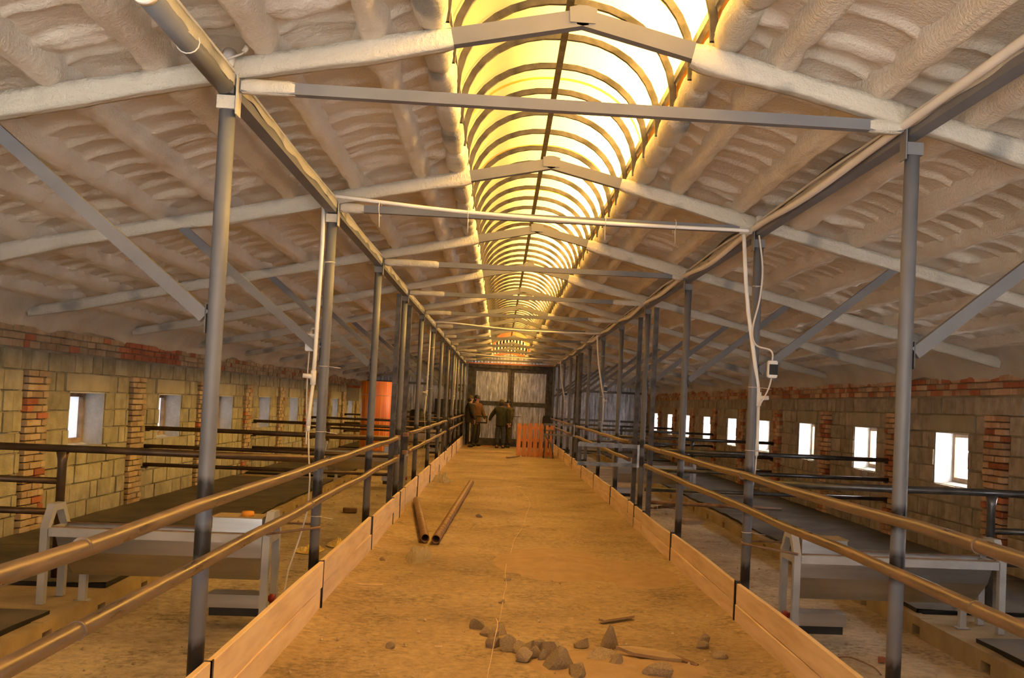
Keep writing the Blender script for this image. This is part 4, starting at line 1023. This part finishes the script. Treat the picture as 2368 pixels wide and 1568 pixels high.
# black cabinet and barrel left of the gate
o = empty('feed_cabinet', (-1.80, 37.3, ALLEY), label='tall black cabinet against the end wall, left of the gate', cat='cabinet')
m = MB(); m.box((-0.47, 0, 0.06), (0.47, 0.6, 1.76)); m.build('body', MT['black'], o)
for a, b in ((-0.45, -0.005), (0.005, 0.45)):
    m = MB(); m.box((a, -0.02, 0.10), (b, -0.001, 1.72)); d = m.build('door', MT['black'], o)
    m = MB(); hx = -0.05 if a < -0.1 else 0.05; m.tube([(hx, -0.045, 0.85), (hx, -0.045, 1.05)], 0.01, 8); m.build('handle', MT['dark_steel'], d)
m = MB(); m.box((-0.47, 0.02, 0.0), (-0.40, 0.58, 0.06)); m.box((0.40, 0.02, 0.0), (0.47, 0.58, 0.06)); m.build('foot', MT['dark_steel'], o)
o = empty('barrel', (-2.78, 36.7, 0.035), label='black plastic barrel on the platform, left of the black cabinet', cat='barrel')
m = MB(); m.lathe([(0, 0), (0.27, 0.0), (0.30, 0.05), (0.31, 0.35), (0.32, 0.37), (0.31, 0.39), (0.31, 0.75), (0.32, 0.77), (0.31, 0.79), (0.28, 1.12), (0.22, 1.17), (0, 1.18)], 24); m.build('body', MT['black'], o)
m = MB(); m.lathe([(0, 1.21), (0.05, 1.21), (0.05, 1.17)], 12, (0.12, 0, 0)); m.build('bung', MT['dark_steel'], o)
# concrete block with a brick on the left wall end
o = empty('projecting_block', (-4.56, 33.6, 1.42), label='concrete block jutting from the far end of the left wall', cat='block')
m = MB(); m.box((-0.24, -0.1, 0), (0.16, 0.1, 0.40)); m.build('block', MT['lintel'], o)
m = MB(); m.box((-0.24, -0.1, 0.405), (0.18, 0.1, 0.48)); m.build('brick', MT['brick_red'], o)
for i, (x, y, L, r, mt, lab) in enumerate(((0.05, 33.2, 0.9, 0.1, 'plank', 'pale board lying flat on the aisle in front of the people'), (0.46, 30.6, 1.0, 1.25, 'plank_old', 'short brown board lying by the nearer pallet'),
                                          (-0.35, 37.4, 0.35, 0.0, 'pallet', 'small orange offcut on the floor by the gate'))):
    o = empty('loose_board', (x, y, 0.012), r, label=lab, cat='board')
    m = MB(); m.box((-L / 2, -0.05, 0), (L / 2, 0.05, 0.03)); m.build('plank', MT[mt], o)

# ================================================================== PEOPLE
def skin_mesh(joints, edges, root, sub=2):
    names = list(joints); idx = {n: i for i, n in enumerate(names)}
    me = bpy.data.meshes.new('sk'); me.from_pydata([joints[n][0] for n in names], [(idx[a], idx[b]) for a, b in edges], [])
    ob = bpy.data.objects.new('sk', me); COL.objects.link(ob)
    ob.modifiers.new('s', 'SKIN'); sm_ = ob.modifiers.new('d', 'SUBSURF'); sm_.levels = sub; sm_.render_levels = sub
    for i, n in enumerate(names):
        sv = me.skin_vertices[0].data[i]; r = joints[n][1]; sv.radius = r if isinstance(r, tuple) else (r, r); sv.use_root = (n == root)
    dg = bpy.context.evaluated_depsgraph_get(); dg.update()
    out = bpy.data.meshes.new_from_object(ob.evaluated_get(dg))
    bpy.data.objects.remove(ob)
    out.polygons.foreach_set('use_smooth', [True] * len(out.polygons)); out.materials.clear()
    return out
def merge(meshes):
    bm = bmesh.new()
    for me in meshes: bm.from_mesh(me)
    out = bpy.data.meshes.new('body'); bm.to_mesh(out); bm.free()
    out.polygons.foreach_set('use_smooth', [True] * len(out.polygons)); return out
def person(x, y, rz, H, lab, jk, tr, hat, arms, hat_kind='beanie', stripe=False, lean=0.0, headturn=0.0):
    """faces local -y; arms: for left/right a (upper-arm swing x, y), (fore-arm swing x, y)"""
    k = H / 1.75
    o = empty('person', (x, y, 0.0), rz, label=lab, cat='person', group='workers by the gate')
    V = lambda a, b, c: Vector((a * k, b * k + lean * max(0, c - 0.9) * k, c * k))
    J = {'pelvis': (V(0, 0, 0.93), (0.135 * k, 0.10 * k)), 'belly': (V(0, 0, 1.10), (0.13 * k, 0.10 * k)), 'chest': (V(0, 0, 1.30), (0.155 * k, 0.11 * k)), 'neck': (V(0, 0.0, 1.48), 0.055 * k), 'jaw': (V(0, -0.015, 1.565), (0.062 * k, 0.072 * k)), 'head': (V(0, -0.005, 1.66), (0.074 * k, 0.092 * k)), 'crown': (V(0, 0.0, 1.72), (0.06 * k, 0.075 * k))}
    E = [('pelvis', 'belly'), ('belly', 'chest'), ('chest', 'neck'), ('neck', 'jaw'), ('jaw', 'head'), ('head', 'crown')]
    hands = []; sleeves = {}
    for sd, nm in ((-1, 'r'), (1, 'l')):
        ux, uy, fx, fy = arms[0 if sd < 0 else 1]
        sh = V(sd * 0.19, 0, 1.42); el = sh + Vector((sd * ux, uy, -math.sqrt(max(0.01, 0.29 ** 2 - ux * ux - uy * uy)))) * k
        wr = el + Vector((sd * fx, fy, -math.sqrt(max(0.001, 0.25 ** 2 - fx * fx - fy * fy)))) * k
        J['sh' + nm] = (sh, 0.062 * k); J['el' + nm] = (el, 0.045 * k); J['wr' + nm] = (wr, 0.03 * k)
        d = (wr - el).normalized(); palm = wr + d * 0.05 * k; J['pa' + nm] = (palm, (0.036 * k, 0.02 * k))
        E += [('chest', 'sh' + nm), ('sh' + nm, 'el' + nm), ('el' + nm, 'wr' + nm), ('wr' + nm, 'pa' + nm)]
        hp = J['pa' + nm][0]; side = Vector((0, 1, 0)); m = MB()
        for q, ln in enumerate((0.070, 0.078, 0.073, 0.058)):
            b0 = hp + d * 0.02 * k + side * ((q - 1.5) * 0.017 * k)
            m.tube([b0, b0 + d * ln * 0.55 * k, b0 + d * ln * 0.95 * k + Vector((-sd * 0.016 * k, 0, 0))], [0.0088 * k, 0.0085 * k, 0.006 * k], 7)
        tb = hp - side * 0.030 * k - d * 0.015 * k
        m.tube([tb, tb - side * 0.018 * k + d * 0.03 * k, tb - side * 0.016 * k + d * 0.058 * k], [0.011 * k, 0.010 * k, 0.007 * k], 7)
        hands.append(m.mesh('hand'))
        hp_ = V(sd * 0.095, 0, 0.90); kn = V(sd * 0.105, -0.02, 0.49); an = V(sd * 0.11, 0.02, 0.09); to = V(sd * 0.128, -0.09, 0.045)
        J['hp' + nm] = (hp_, 0.09 * k); J['kn' + nm] = (kn, 0.06 * k); J['an' + nm] = (an, 0.04 * k); J['to' + nm] = (to, 0.035 * k)
        E += [('pelvis', 'hp' + nm), ('hp' + nm, 'kn' + nm), ('kn' + nm, 'an' + nm), ('an' + nm, 'to' + nm)]
    face = MB()
    face.tube([V(0, -0.090, 1.655), V(0, -0.108, 1.625), V(0, -0.096, 1.612)], [0.010 * k, 0.017 * k, 0.012 * k], 8)
    for sd in (-1, 1):
        face.tube([V(sd * 0.072, 0.0, 1.655), V(sd * 0.086, 0.012, 1.65)], [0.022 * k, 0.026 * k], 8)
    body = merge([skin_mesh(J, E, 'pelvis')] + hands + [face.mesh('face')])
    link('body', body, MT['skin'], o)
    m = MB()
    for sd in (-1, 1): m.lathe([(0, 0.006), (0.007, 0.004), (0.007, -0.004), (0, -0.006)], 8, tuple(V(sd * 0.03, -0.087, 1.662)))
    m.build('eyes', MT['black'], o)
    m = MB(); m.bar(V(-0.024, -0.083, 1.575), V(0.024, -0.083, 1.575), 0.012 * k, 0.008 * k); m.build('mouth', MT['red_plug'], o)
    # jacket
    JJ = {'hem': (V(0, 0, 0.78), (0.215 * k, 0.175 * k)), 'waist': (V(0, 0, 1.02), (0.205 * k, 0.170 * k)), 'chest': (V(0, 0, 1.28), (0.225 * k, 0.170 * k)), 'yoke': (V(0, 0.005, 1.42), (0.15 * k, 0.11 * k)), 'collar': (V(0, 0.005, 1.51), 0.078 * k)}
    EE = [('hem', 'waist'), ('waist', 'chest'), ('chest', 'yoke'), ('yoke', 'collar')]
    for nm in 'rl':
        sh, el, wr = J['sh' + nm][0], J['el' + nm][0], J['wr' + nm][0]
        JJ['s' + nm] = (sh + Vector((0, 0, -0.01)), 0.10 * k); JJ['e' + nm] = (el, 0.078 * k); JJ['w' + nm] = (wr - (wr - el) * 0.06, 0.053 * k)
        EE += [('yoke', 's' + nm), ('s' + nm, 'e' + nm), ('e' + nm, 'w' + nm)]
    link('jacket', skin_mesh(JJ, EE, 'waist'), MT[jk], o)
    TT = {'top': (V(0, 0, 0.93), (0.16 * k, 0.125 * k)), 'seat': (V(0, 0, 0.85), (0.15 * k, 0.125 * k))}; TE = [('top', 'seat')]
    for nm in 'rl':
        TT['h' + nm] = (J['hp' + nm][0] + Vector((0, 0, -0.08 * k)), 0.118 * k); TT['k' + nm] = (J['kn' + nm][0], 0.095 * k); TT['a' + nm] = (J['an' + nm][0] + Vector((0, 0, 0.05)), 0.072 * k)
        TE += [('seat', 'h' + nm), ('h' + nm, 'k' + nm), ('k' + nm, 'a' + nm)]
    t = link('trousers', skin_mesh(TT, TE, 'top'), MT[tr], o)
    if stripe:
        m = MB(); m.bar(V(-0.178, 0.0, 0.84), V(-0.19, -0.01, 0.2), 0.02, 0.03, (0, 1, 0)); m.build('side_stripe', MT['stripe'], t)
    for sd, nm in ((-1, 'r'), (1, 'l')):
        B = {'shaft': (V(sd * 0.11, 0.02, 0.24), 0.066 * k), 'heel': (V(sd * 0.11, 0.035, 0.06), (0.055 * k, 0.055 * k)), 'ball': (V(sd * 0.128, -0.09, 0.05), (0.055 * k, 0.046 * k)), 'toe': (V(sd * 0.14, -0.16, 0.046), (0.048 * k, 0.038 * k))}
        link('boot', skin_mesh(B, [('shaft', 'heel'), ('heel', 'ball'), ('ball', 'toe')], 'heel'), MT['boots'], o)
    m = MB(); hl = [(math.sin(math.pi * q / 9) * 0.086 * k, -math.cos(math.pi * q / 9) * 0.085 * k) for q in range(10)]; m.lathe(hl, 18, tuple(V(0, 0.028, 1.625))); m.build('hair', MT['tr_dark'], o)
    hc = V(0, 0.0, 1.655); m = MB()
    m.lathe([(0.096 * k, 0.0), (0.099 * k, 0.018 * k), (0.096 * k, 0.036 * k), (0.092 * k, 0.04 * k), (0.088 * k, 0.075 * k), (0.065 * k, 0.108 * k), (0.03 * k, 0.122 * k), (0, 0.125 * k)], 20, tuple(hc + Vector((0, 0.006, 0.005))))
    m.build('hat', MT[hat], o)
    if hat_kind == 'cap':
        m = MB(); m.prism([(-0.07 * k, -0.08 * k), (0.07 * k, -0.08 * k), (0.055 * k, -0.15 * k), (0, -0.165 * k), (-0.055 * k, -0.15 * k)], 'z', 0, 0.008); h = m.build('cap_peak', MT[hat], o); h.location = (0, 0, hc.z + 0.012)
    return o
person(-1.00, 36.35, 1.75, 1.76, 'man in a dark jacket and olive beanie, standing at the left railing', 'jk_dark', 'tr_dark', 'hat_olive', ((0.05, -0.06, 0.02, -0.12), (0.06, 0.0, 0.03, -0.06)), stripe=True)
person(-0.80, 37.3, 0.9, 1.78, 'person in a brown jacket half hidden behind the man in the dark jacket', 'jk_brown', 'tr_dark', 'black', ((0.05, -0.05, 0.0, -0.05), (0.06, -0.10, 0.03, -0.10)), 'cap')
person(0.08, 36.55, 2.95, 1.66, 'man seen from behind in a dark green jacket, one arm held out', 'jk_green', 'tr_blue', 'hat_olive', ((0.05, 0.0, 0.02, -0.05), (0.17, -0.03, 0.10, -0.06)))
person(0.33, 37.15, -0.9, 1.66, 'person in a camouflage jacket and dark cap beside the man in green', 'camo', 'camo', 'black', ((0.05, -0.04, 0.0, -0.08), (0.05, -0.02, 0.0, -0.06)), 'cap')

# ================================================================== ON THE FLOORS
def floor_pipe(p, q, r, lab):
    o = empty('steel_pipe', (*p, 0), label=lab, cat='pipe', group='rusty pipes on the aisle floor')
    a = Vector((0, 0, r + 0.012)); b = Vector((q[0] - p[0], q[1] - p[1], r + 0.012)); d = (b - a).normalized()
    u = d.cross(Vector((0, 0, 1))).normalized(); w = u.cross(d); n = 20; vs = []; fs = []
    for c, rr in ((a, r), (b, r), (b, r * 0.84), (a, r * 0.84)):
        for k in range(n):
            t = 2 * math.pi * k / n; vs.append(c + (u * math.cos(t) + w * math.sin(t)) * rr)
    for i in range(4):
        j = (i + 1) % 4
        for k in range(n): fs.append((i * n + k, i * n + (k + 1) % n, j * n + (k + 1) % n, j * n + k))
    MB().add(vs, fs, True).build('tube', MT['rust_pipe'], o)
    m = MB(); m.tube([b * 0.985 + a * 0.015, b * 0.975 + a * 0.025], r * 0.8, 14); m.build('bore_shade', MT['black'], o)  # black plug stands in for the shade inside the pipe
floor_pipe((-0.735, 11.62), (-1.17, 15.95), 0.047, 'shorter rusty pipe on the aisle floor, against the left boards')
floor_pipe((-0.615, 11.55), (-0.455, 19.85), 0.049, 'longer rusty pipe on the aisle floor, lying up the aisle')

def rock_mesh(seed, sx, sy, sz):
    r = random.Random(seed); bm = bmesh.new(); bmesh.ops.create_icosphere(bm, subdivisions=2, radius=1)
    ax = [Vector((r.uniform(-1, 1), r.uniform(-1, 1), r.uniform(-0.3, 1))).normalized() for _ in range(8)]; cut = [r.uniform(0.38, 0.72) for _ in ax]
    for v in bm.verts:
        p = v.co.copy()
        for a, c in zip(ax, cut):
            t = p.dot(a)
            if t > c: p -= a * (t - c)
        v.co = Vector((p.x * 1.3 * sx, p.y * 1.3 * sy, (max(p.z, -0.45) * 1.25 + 0.5) * sz))
    me = bpy.data.meshes.new('rock'); bm.to_mesh(me); bm.free(); return me
ROCKS = [rock_mesh(s, 1, 1, 1) for s in range(9)]
for me in ROCKS: me.materials.append(MT['stone'])
def rock(x, y, sx, sy, sz, lab, z=0.0, group=None, rot=None):
    o = bpy.data.objects.new('stone', random.choice(ROCKS)); COL.objects.link(o)
    o.location = (x, y, z + 0.002); o.scale = (sx, sy, sz); o.rotation_euler = (0, 0, random.random() * 6.28 if rot is None else rot)
    return put(o, lab, 'stone', group)
heap = [(-0.073, 7.36, .05, .05, .05), (-0.011, 7.19, .06, .05, .045), (0.033, 7.07, .05, .05, .05), (0.049, 6.86, .055, .05, .05), (0.118, 6.78, .055, .055, .06), (0.2, 6.76, .06, .05, .055), (0.268, 6.71, .05, .05, .06), (0.339, 6.77, .065, .06, .06), (0.389, 6.66, .06, .055, .065),
        (0.235, 6.52, .05, .05, .05), (0.30, 6.60, .06, .05, .05), (0.355, 6.55, .045, .045, .045), (0.15, 6.92, .05, .045, .045), (0.44, 6.75, .05, .05, .05), (0.47, 6.62, .045, .04, .04), (0.08, 7.22, .05, .045, .04), (0.22, 6.62, .04, .04, .04)]
for x, y, a, b, c in heap: rock(x, y, a, b, c, 'lump of grey-brown rubble in the small heap on the near aisle floor', group='rubble heap lumps')
for x, y, a, b, c, lab in ((0.43, 6.36, .10, .07, .075, 'large flat grey rubble slab at the front of the heap'), (0.62, 6.92, .05, .05, .04, 'dark grey stone alone beyond the rubble heap'), (0.80, 6.95, .06, .055, .085, 'pointed grey stone standing right of the rubble heap'),
                           (0.72, 6.60, .12, .09, .06, 'wide sandy rubble chunk right of the heap'), (0.53, 6.20, .09, .06, .05, 'grey stone at the bottom edge of the picture, below the heap'), (0.78, 6.40, .06, .05, .05, 'grey stone lying before the dark board'),
                           (1.02, 6.20, .09, .08, .06, 'rough grey stone at the bottom edge, under the dark board'), (1.453, 7.09, .05, .04, .05, 'small pointed stone on the right of the aisle floor'), (1.50, 6.72, .05, .04, .035, 'grey pebble on the right of the aisle floor, near the boards'),
                           (-0.616, 6.74, .03, .03, .025, 'small pale stone on the left of the aisle floor'), (-1.046, 10.29, .035, .03, .03, 'small dark stone by the left boards'), (1.42, 7.0, .045, .04, .03, 'flat brown stone next to the pointed one'), (0.15, 9.4, .05, .035, .02, 'dark clod on the aisle floor beside the string'), (0.10, 8.35, .035, .03, .02, 'dark lump on the aisle floor near the string'),
                           (-0.20, 14.5, .06, .06, .03, 'small grey stone in the middle of the aisle, beyond the pipes')):
    rock(x, y, a, b, c, lab)
# crumbs and dust scatter
m = MB()
rr = random.Random(3)
for k in range(700):
    y = 5.6 + 16 * rr.random() ** 2.0; x = rr.uniform(-1.15, 1.78); q = rr.random()
    sz = 0.004 + 0.012 * rr.random() ** 3
    m.add([(x - sz, y, 0.0), (x + sz * 0.6, y - sz, 0.0), (x + sz, y + sz * 0.8, 0.0), (x, y + sz, 0.0), (x, y, sz * 1.2)], [(0, 1, 4), (1, 2, 4), (2, 3, 4), (3, 0, 4)])
m.v = [(a, b, c + 0.006) for a, b, c in m.v]
m.build('crumbs', MT['stone'], None, label='fine crumbs of rubble scattered over the aisle floor', cat='rubble', kind='stuff')
m = MB()
for k in range(420):
    s = 1 if rr.random() < 0.5 else -1; y = 4.5 + 18 * rr.random() ** 1.6; x = rr.uniform(-2.8, -1.4) if s < 0 else rr.uniform(2.0, 3.3); sz = 0.005 + 0.018 * rr.random() ** 3
    m.add([(x - sz, y, ALLEY), (x + sz * 0.6, y - sz, ALLEY), (x + sz, y + sz * 0.8, ALLEY), (x, y + sz, ALLEY), (x, y, ALLEY + sz)], [(0, 1, 4), (1, 2, 4), (2, 3, 4), (3, 0, 4)])
m.build('alley_crumbs', MT['stone'], None, label='dry crumbs scattered over the two side alleys', cat='rubble', kind='stuff')
# sand mounds
def mound(name, cx, cy_, rx, ry, h, lab, mt):
    n = 28; P = np.zeros((n, n * 2, 3)); r = np.linspace(0, 1, n)[:, None]; t = np.linspace(0, 2 * np.pi, n * 2)[None]
    X = cx + rx * r * np.cos(t); Yv = cy_ + ry * r * np.sin(t)
    P[..., 0] = X; P[..., 1] = Yv; P[..., 2] = h * (1 - r ** 1.5) * (0.8 + 0.5 * fbm(X * 5, Yv * 3, 3)) + 0.012 * (1 - r) * fbm(X * 22, Yv * 14, 2) - 0.006 * (r > 0.98)
    link(name, grid_mesh(name, P), mt, None, label=lab, cat='sand', kind='stuff')
mound('sand_heap', 0.62, 10.5, 0.62, 1.1, 0.062, 'low reddish sand heap in the middle of the aisle', MT['sand'])
mound('sand_heap', 1.40, 10.1, 0.44, 0.9, 0.03, 'thin fan of reddish sand by the right boards', MT['sand'])
mound('sand_heap', 0.80, 6.42, 0.55, 0.42, 0.035, 'crumbly sand patch under the near rubble', MT['sand'])
# string down the aisle
cable('string', [(x, y, 0.012) for x, y in [(0.418, 19.55), (0.556, 17.05), (0.462, 15.04), (0.38, 13.5), (0.249, 12.15), (0.20, 11.2), (0.148, 10.34), (0.127, 9.69), (0.135, 9.1), (0.111, 8.61), (0.076, 7.6)]] + [(0.05, 7.3, 0.09), (0.06, 7.0, 0.11), (0.04, 6.7, 0.07), (0.023, 6.4, 0.015), (0.009, 6.1, 0.012), (-0.01, 5.4, 0.012)], 0.0024, MT['plank'], 'thin pale string trailing down the middle of the aisle', 'string', 5, 6)
# clear plastic bags
def bag(x, y, rx, ry, h, lab, seed):
    n, q = 22, 36; r = np.linspace(0, 1, n)[:, None]; t = np.linspace(0, 2 * np.pi, q)[None]; P = np.zeros((n, q, 3))
    X = rx * r * np.cos(t); Yv = ry * r * np.sin(t) * (1 + 0.2 * np.sin(3 * t + seed))
    P[..., 0] = x + X; P[..., 1] = y + Yv; P[..., 2] = 0.012 + np.abs(h * (1 - r ** 3) * (0.5 + 1.3 * fbm(X * 16 + seed, Yv * 9 + seed, 3))) 
    link('plastic_bag', grid_mesh('plastic_bag', P, False), MT['bag'], None, label=lab, cat='bag')
bag(-0.72, 10.55, 0.13, 0.45, 0.09, 'crumpled clear plastic bag on the aisle, in front of the pipes', 1.0)
bag(-1.03, 20.5, 0.20, 0.6, 0.14, 'crumpled clear plastic sheet by the left boards, beyond the pipes', 4.0)
# boards on the near floor
o = empty('dark_board', (1.02, 6.60, 0.03), -0.35, label='broken dark brown board lying in the near rubble', cat='board')
m = MB(); m.prism([(-0.22, 0.03), (-0.10, -0.035), (0.10, -0.05), (0.20, -0.035), (0.13, 0.03), (0.02, 0.055), (-0.12, 0.06)], 'z', 0.0, 0.022); m.build('piece', MT['plank_old'], o); o.rotation_euler = (0.22, 0.05, -0.2)
m = MB(); m.bar((0.10, 0.03, 0.012), (0.30, -0.06, 0.0), 0.035, 0.015); m.build('splinter', MT['twig'], o)
o = empty('loose_board', (0.93, 7.78, 0.014), 0.75, label='short dusty board half buried in the aisle floor', cat='board')
m = MB(); m.prism([(-0.16, -0.03), (0.17, -0.045), (0.20, 0.02), (-0.14, 0.04)], 'z', 0, 0.016); m.build('piece', MT['plank_old'], o)
for x, y, r, L, lab in ((-1.0, 8.9, 0.1, 0.22, 'thin pale splinter on the aisle floor near the left boards'), (0.13, 6.95, 0.2, 0.05, 'wood chip by the string, nearer one'), (0.14, 7.12, 0.3, 0.045, 'wood chip by the string, farther one'), (-0.31, 6.75, 0.0, 0.05, 'wood chip left of the rubble heap'), (0.42, 19.9, 0.0, 0.11, 'small white offcut at the far end of the string'), (0.60, 7.75, 0.4, 0.04, 'yellow wood chip beyond the rubble heap')):
    m = MB(); m.box((-L / 2, -0.006, 0), (L / 2, 0.006, 0.006)); q = m.build('wood_chip', MT['plank'], None, label=lab, cat='chip'); q.location = (x, y, 0.012); q.rotation_euler = (0, 0, r)
# twig broom on the right alley
o = empty('twig_broom', (2.74, 17.9, ALLEY), 0.12, label='bundle of dark twigs, a worn besom head, on the right alley', cat='broom')
m = MB()
for k in range(60): m.tube([(-0.02, rr.uniform(-0.03, 0.03), 0.03 + rr.uniform(0, 0.03)), (0.18, rr.uniform(-0.08, 0.08), 0.05 + rr.uniform(0, 0.07)), (0.38, rr.uniform(-0.16, 0.16), 0.02 + rr.uniform(0, 0.20))], [0.006, 0.004, 0.002], 5)
m.build('twigs', MT['twig'], o, kind='stuff')
m = MB(); m.tube([(0.03 + 0.0, 0.045 * math.cos(a), 0.05 + 0.04 * math.sin(a)) for a in np.linspace(0, 6.28, 14)[:-1]], 0.007, 6, closed=True); m.build('binding', MT['galv'], o)
m = MB()
for k in range(12): m.tube([(0, rr.uniform(-0.03, 0.03), 0.04), (-0.12, rr.uniform(-0.06, 0.06), 0.03 + rr.uniform(0, 0.04))], [0.007, 0.004], 5)
m.build('butt_ends', MT['twig'], o)
o = empty('split_block', (3.02, 16.0, ALLEY), 0.3, label='small split wooden block on the right alley, past the second post', cat='block')
m = MB(); m.box((-0.16, -0.08, 0), (0.16, 0.08, 0.04)); m.build('lower_piece', MT['plank_old'], o)
m = MB(); m.box((-0.15, -0.07, 0.042), (0.14, 0.08, 0.065)); m.build('upper_piece', MT['plank_old'], o)
o = empty('dark_brick', (-2.12, 15.8, ALLEY), 0.05, label='dark brown brick lying on the left alley', cat='brick')
o2 = link('brick', piece_mesh('dark_brick', 0.20, 0.11, 0.065, 0.003), MT['twig'], o); o2.location = (0, 0, 0.034)
m = MB(); m.box((-0.12, -0.02, 0), (0.12, 0.02, 0.018)); q = m.build('stick', MT['twig'], None, label='thin stick on the left alley behind the first post', cat='stick'); q.location = (-1.72, 6.35, ALLEY + 0.01); q.rotation_euler = (0, 0, 0.5)
bagm = [( -2.0, 11.8, 0.16, 0.30, 0.05, 'yellow printed wrapper on the left alley, by the second post', 'yellow', 2.0), (-1.75, 12.3, 0.14, 0.25, 0.07, 'second crumpled wrapper on the left alley, nearer the boards', 'yellow', 5.0)]
for x, y, rx, ry, h, lab, mt, sd in bagm:
    n, q = 12, 20; r = np.linspace(0, 1, n)[:, None]; t = np.linspace(0, 2 * np.pi, q)[None]; P = np.zeros((n, q, 3)); X = rx * r * np.cos(t); Yv = ry * r * np.sin(t)
    P[..., 0] = x + X; P[..., 1] = y + Yv; P[..., 2] = ALLEY + 0.012 + np.abs(h * (1 - r ** 3) * (0.5 + 1.3 * fbm(X * 16 + sd, Yv * 9 + sd, 3)))
    link('wrapper', grid_mesh('wrapper', P, False), MT[mt], None, label=lab, cat='wrapper')
cable('wire_hoop', [(2.47, 6.9, ALLEY + 0.012), (2.42, 7.25, ALLEY + 0.02), (2.55, 7.35, ALLEY + 0.035), (2.66, 7.15, ALLEY + 0.02), (2.65, 6.95, ALLEY + 0.012)], 0.005, MT['rust_pipe'], 'bent rusty wire lying on the right alley near the first post', 'wire', 5, 6)
m = MB(); m.prism([(-0.03, -0.02), (0.03, -0.025), (0.02, 0.025), (-0.015, 0.03)], 'z', 0, 0.035); q = m.build('debris_chip', MT['brick_red'], None, label='small dark red chip on the right alley beside the first post', cat='chip'); q.location = (2.80, 7.35, ALLEY + 0.004)
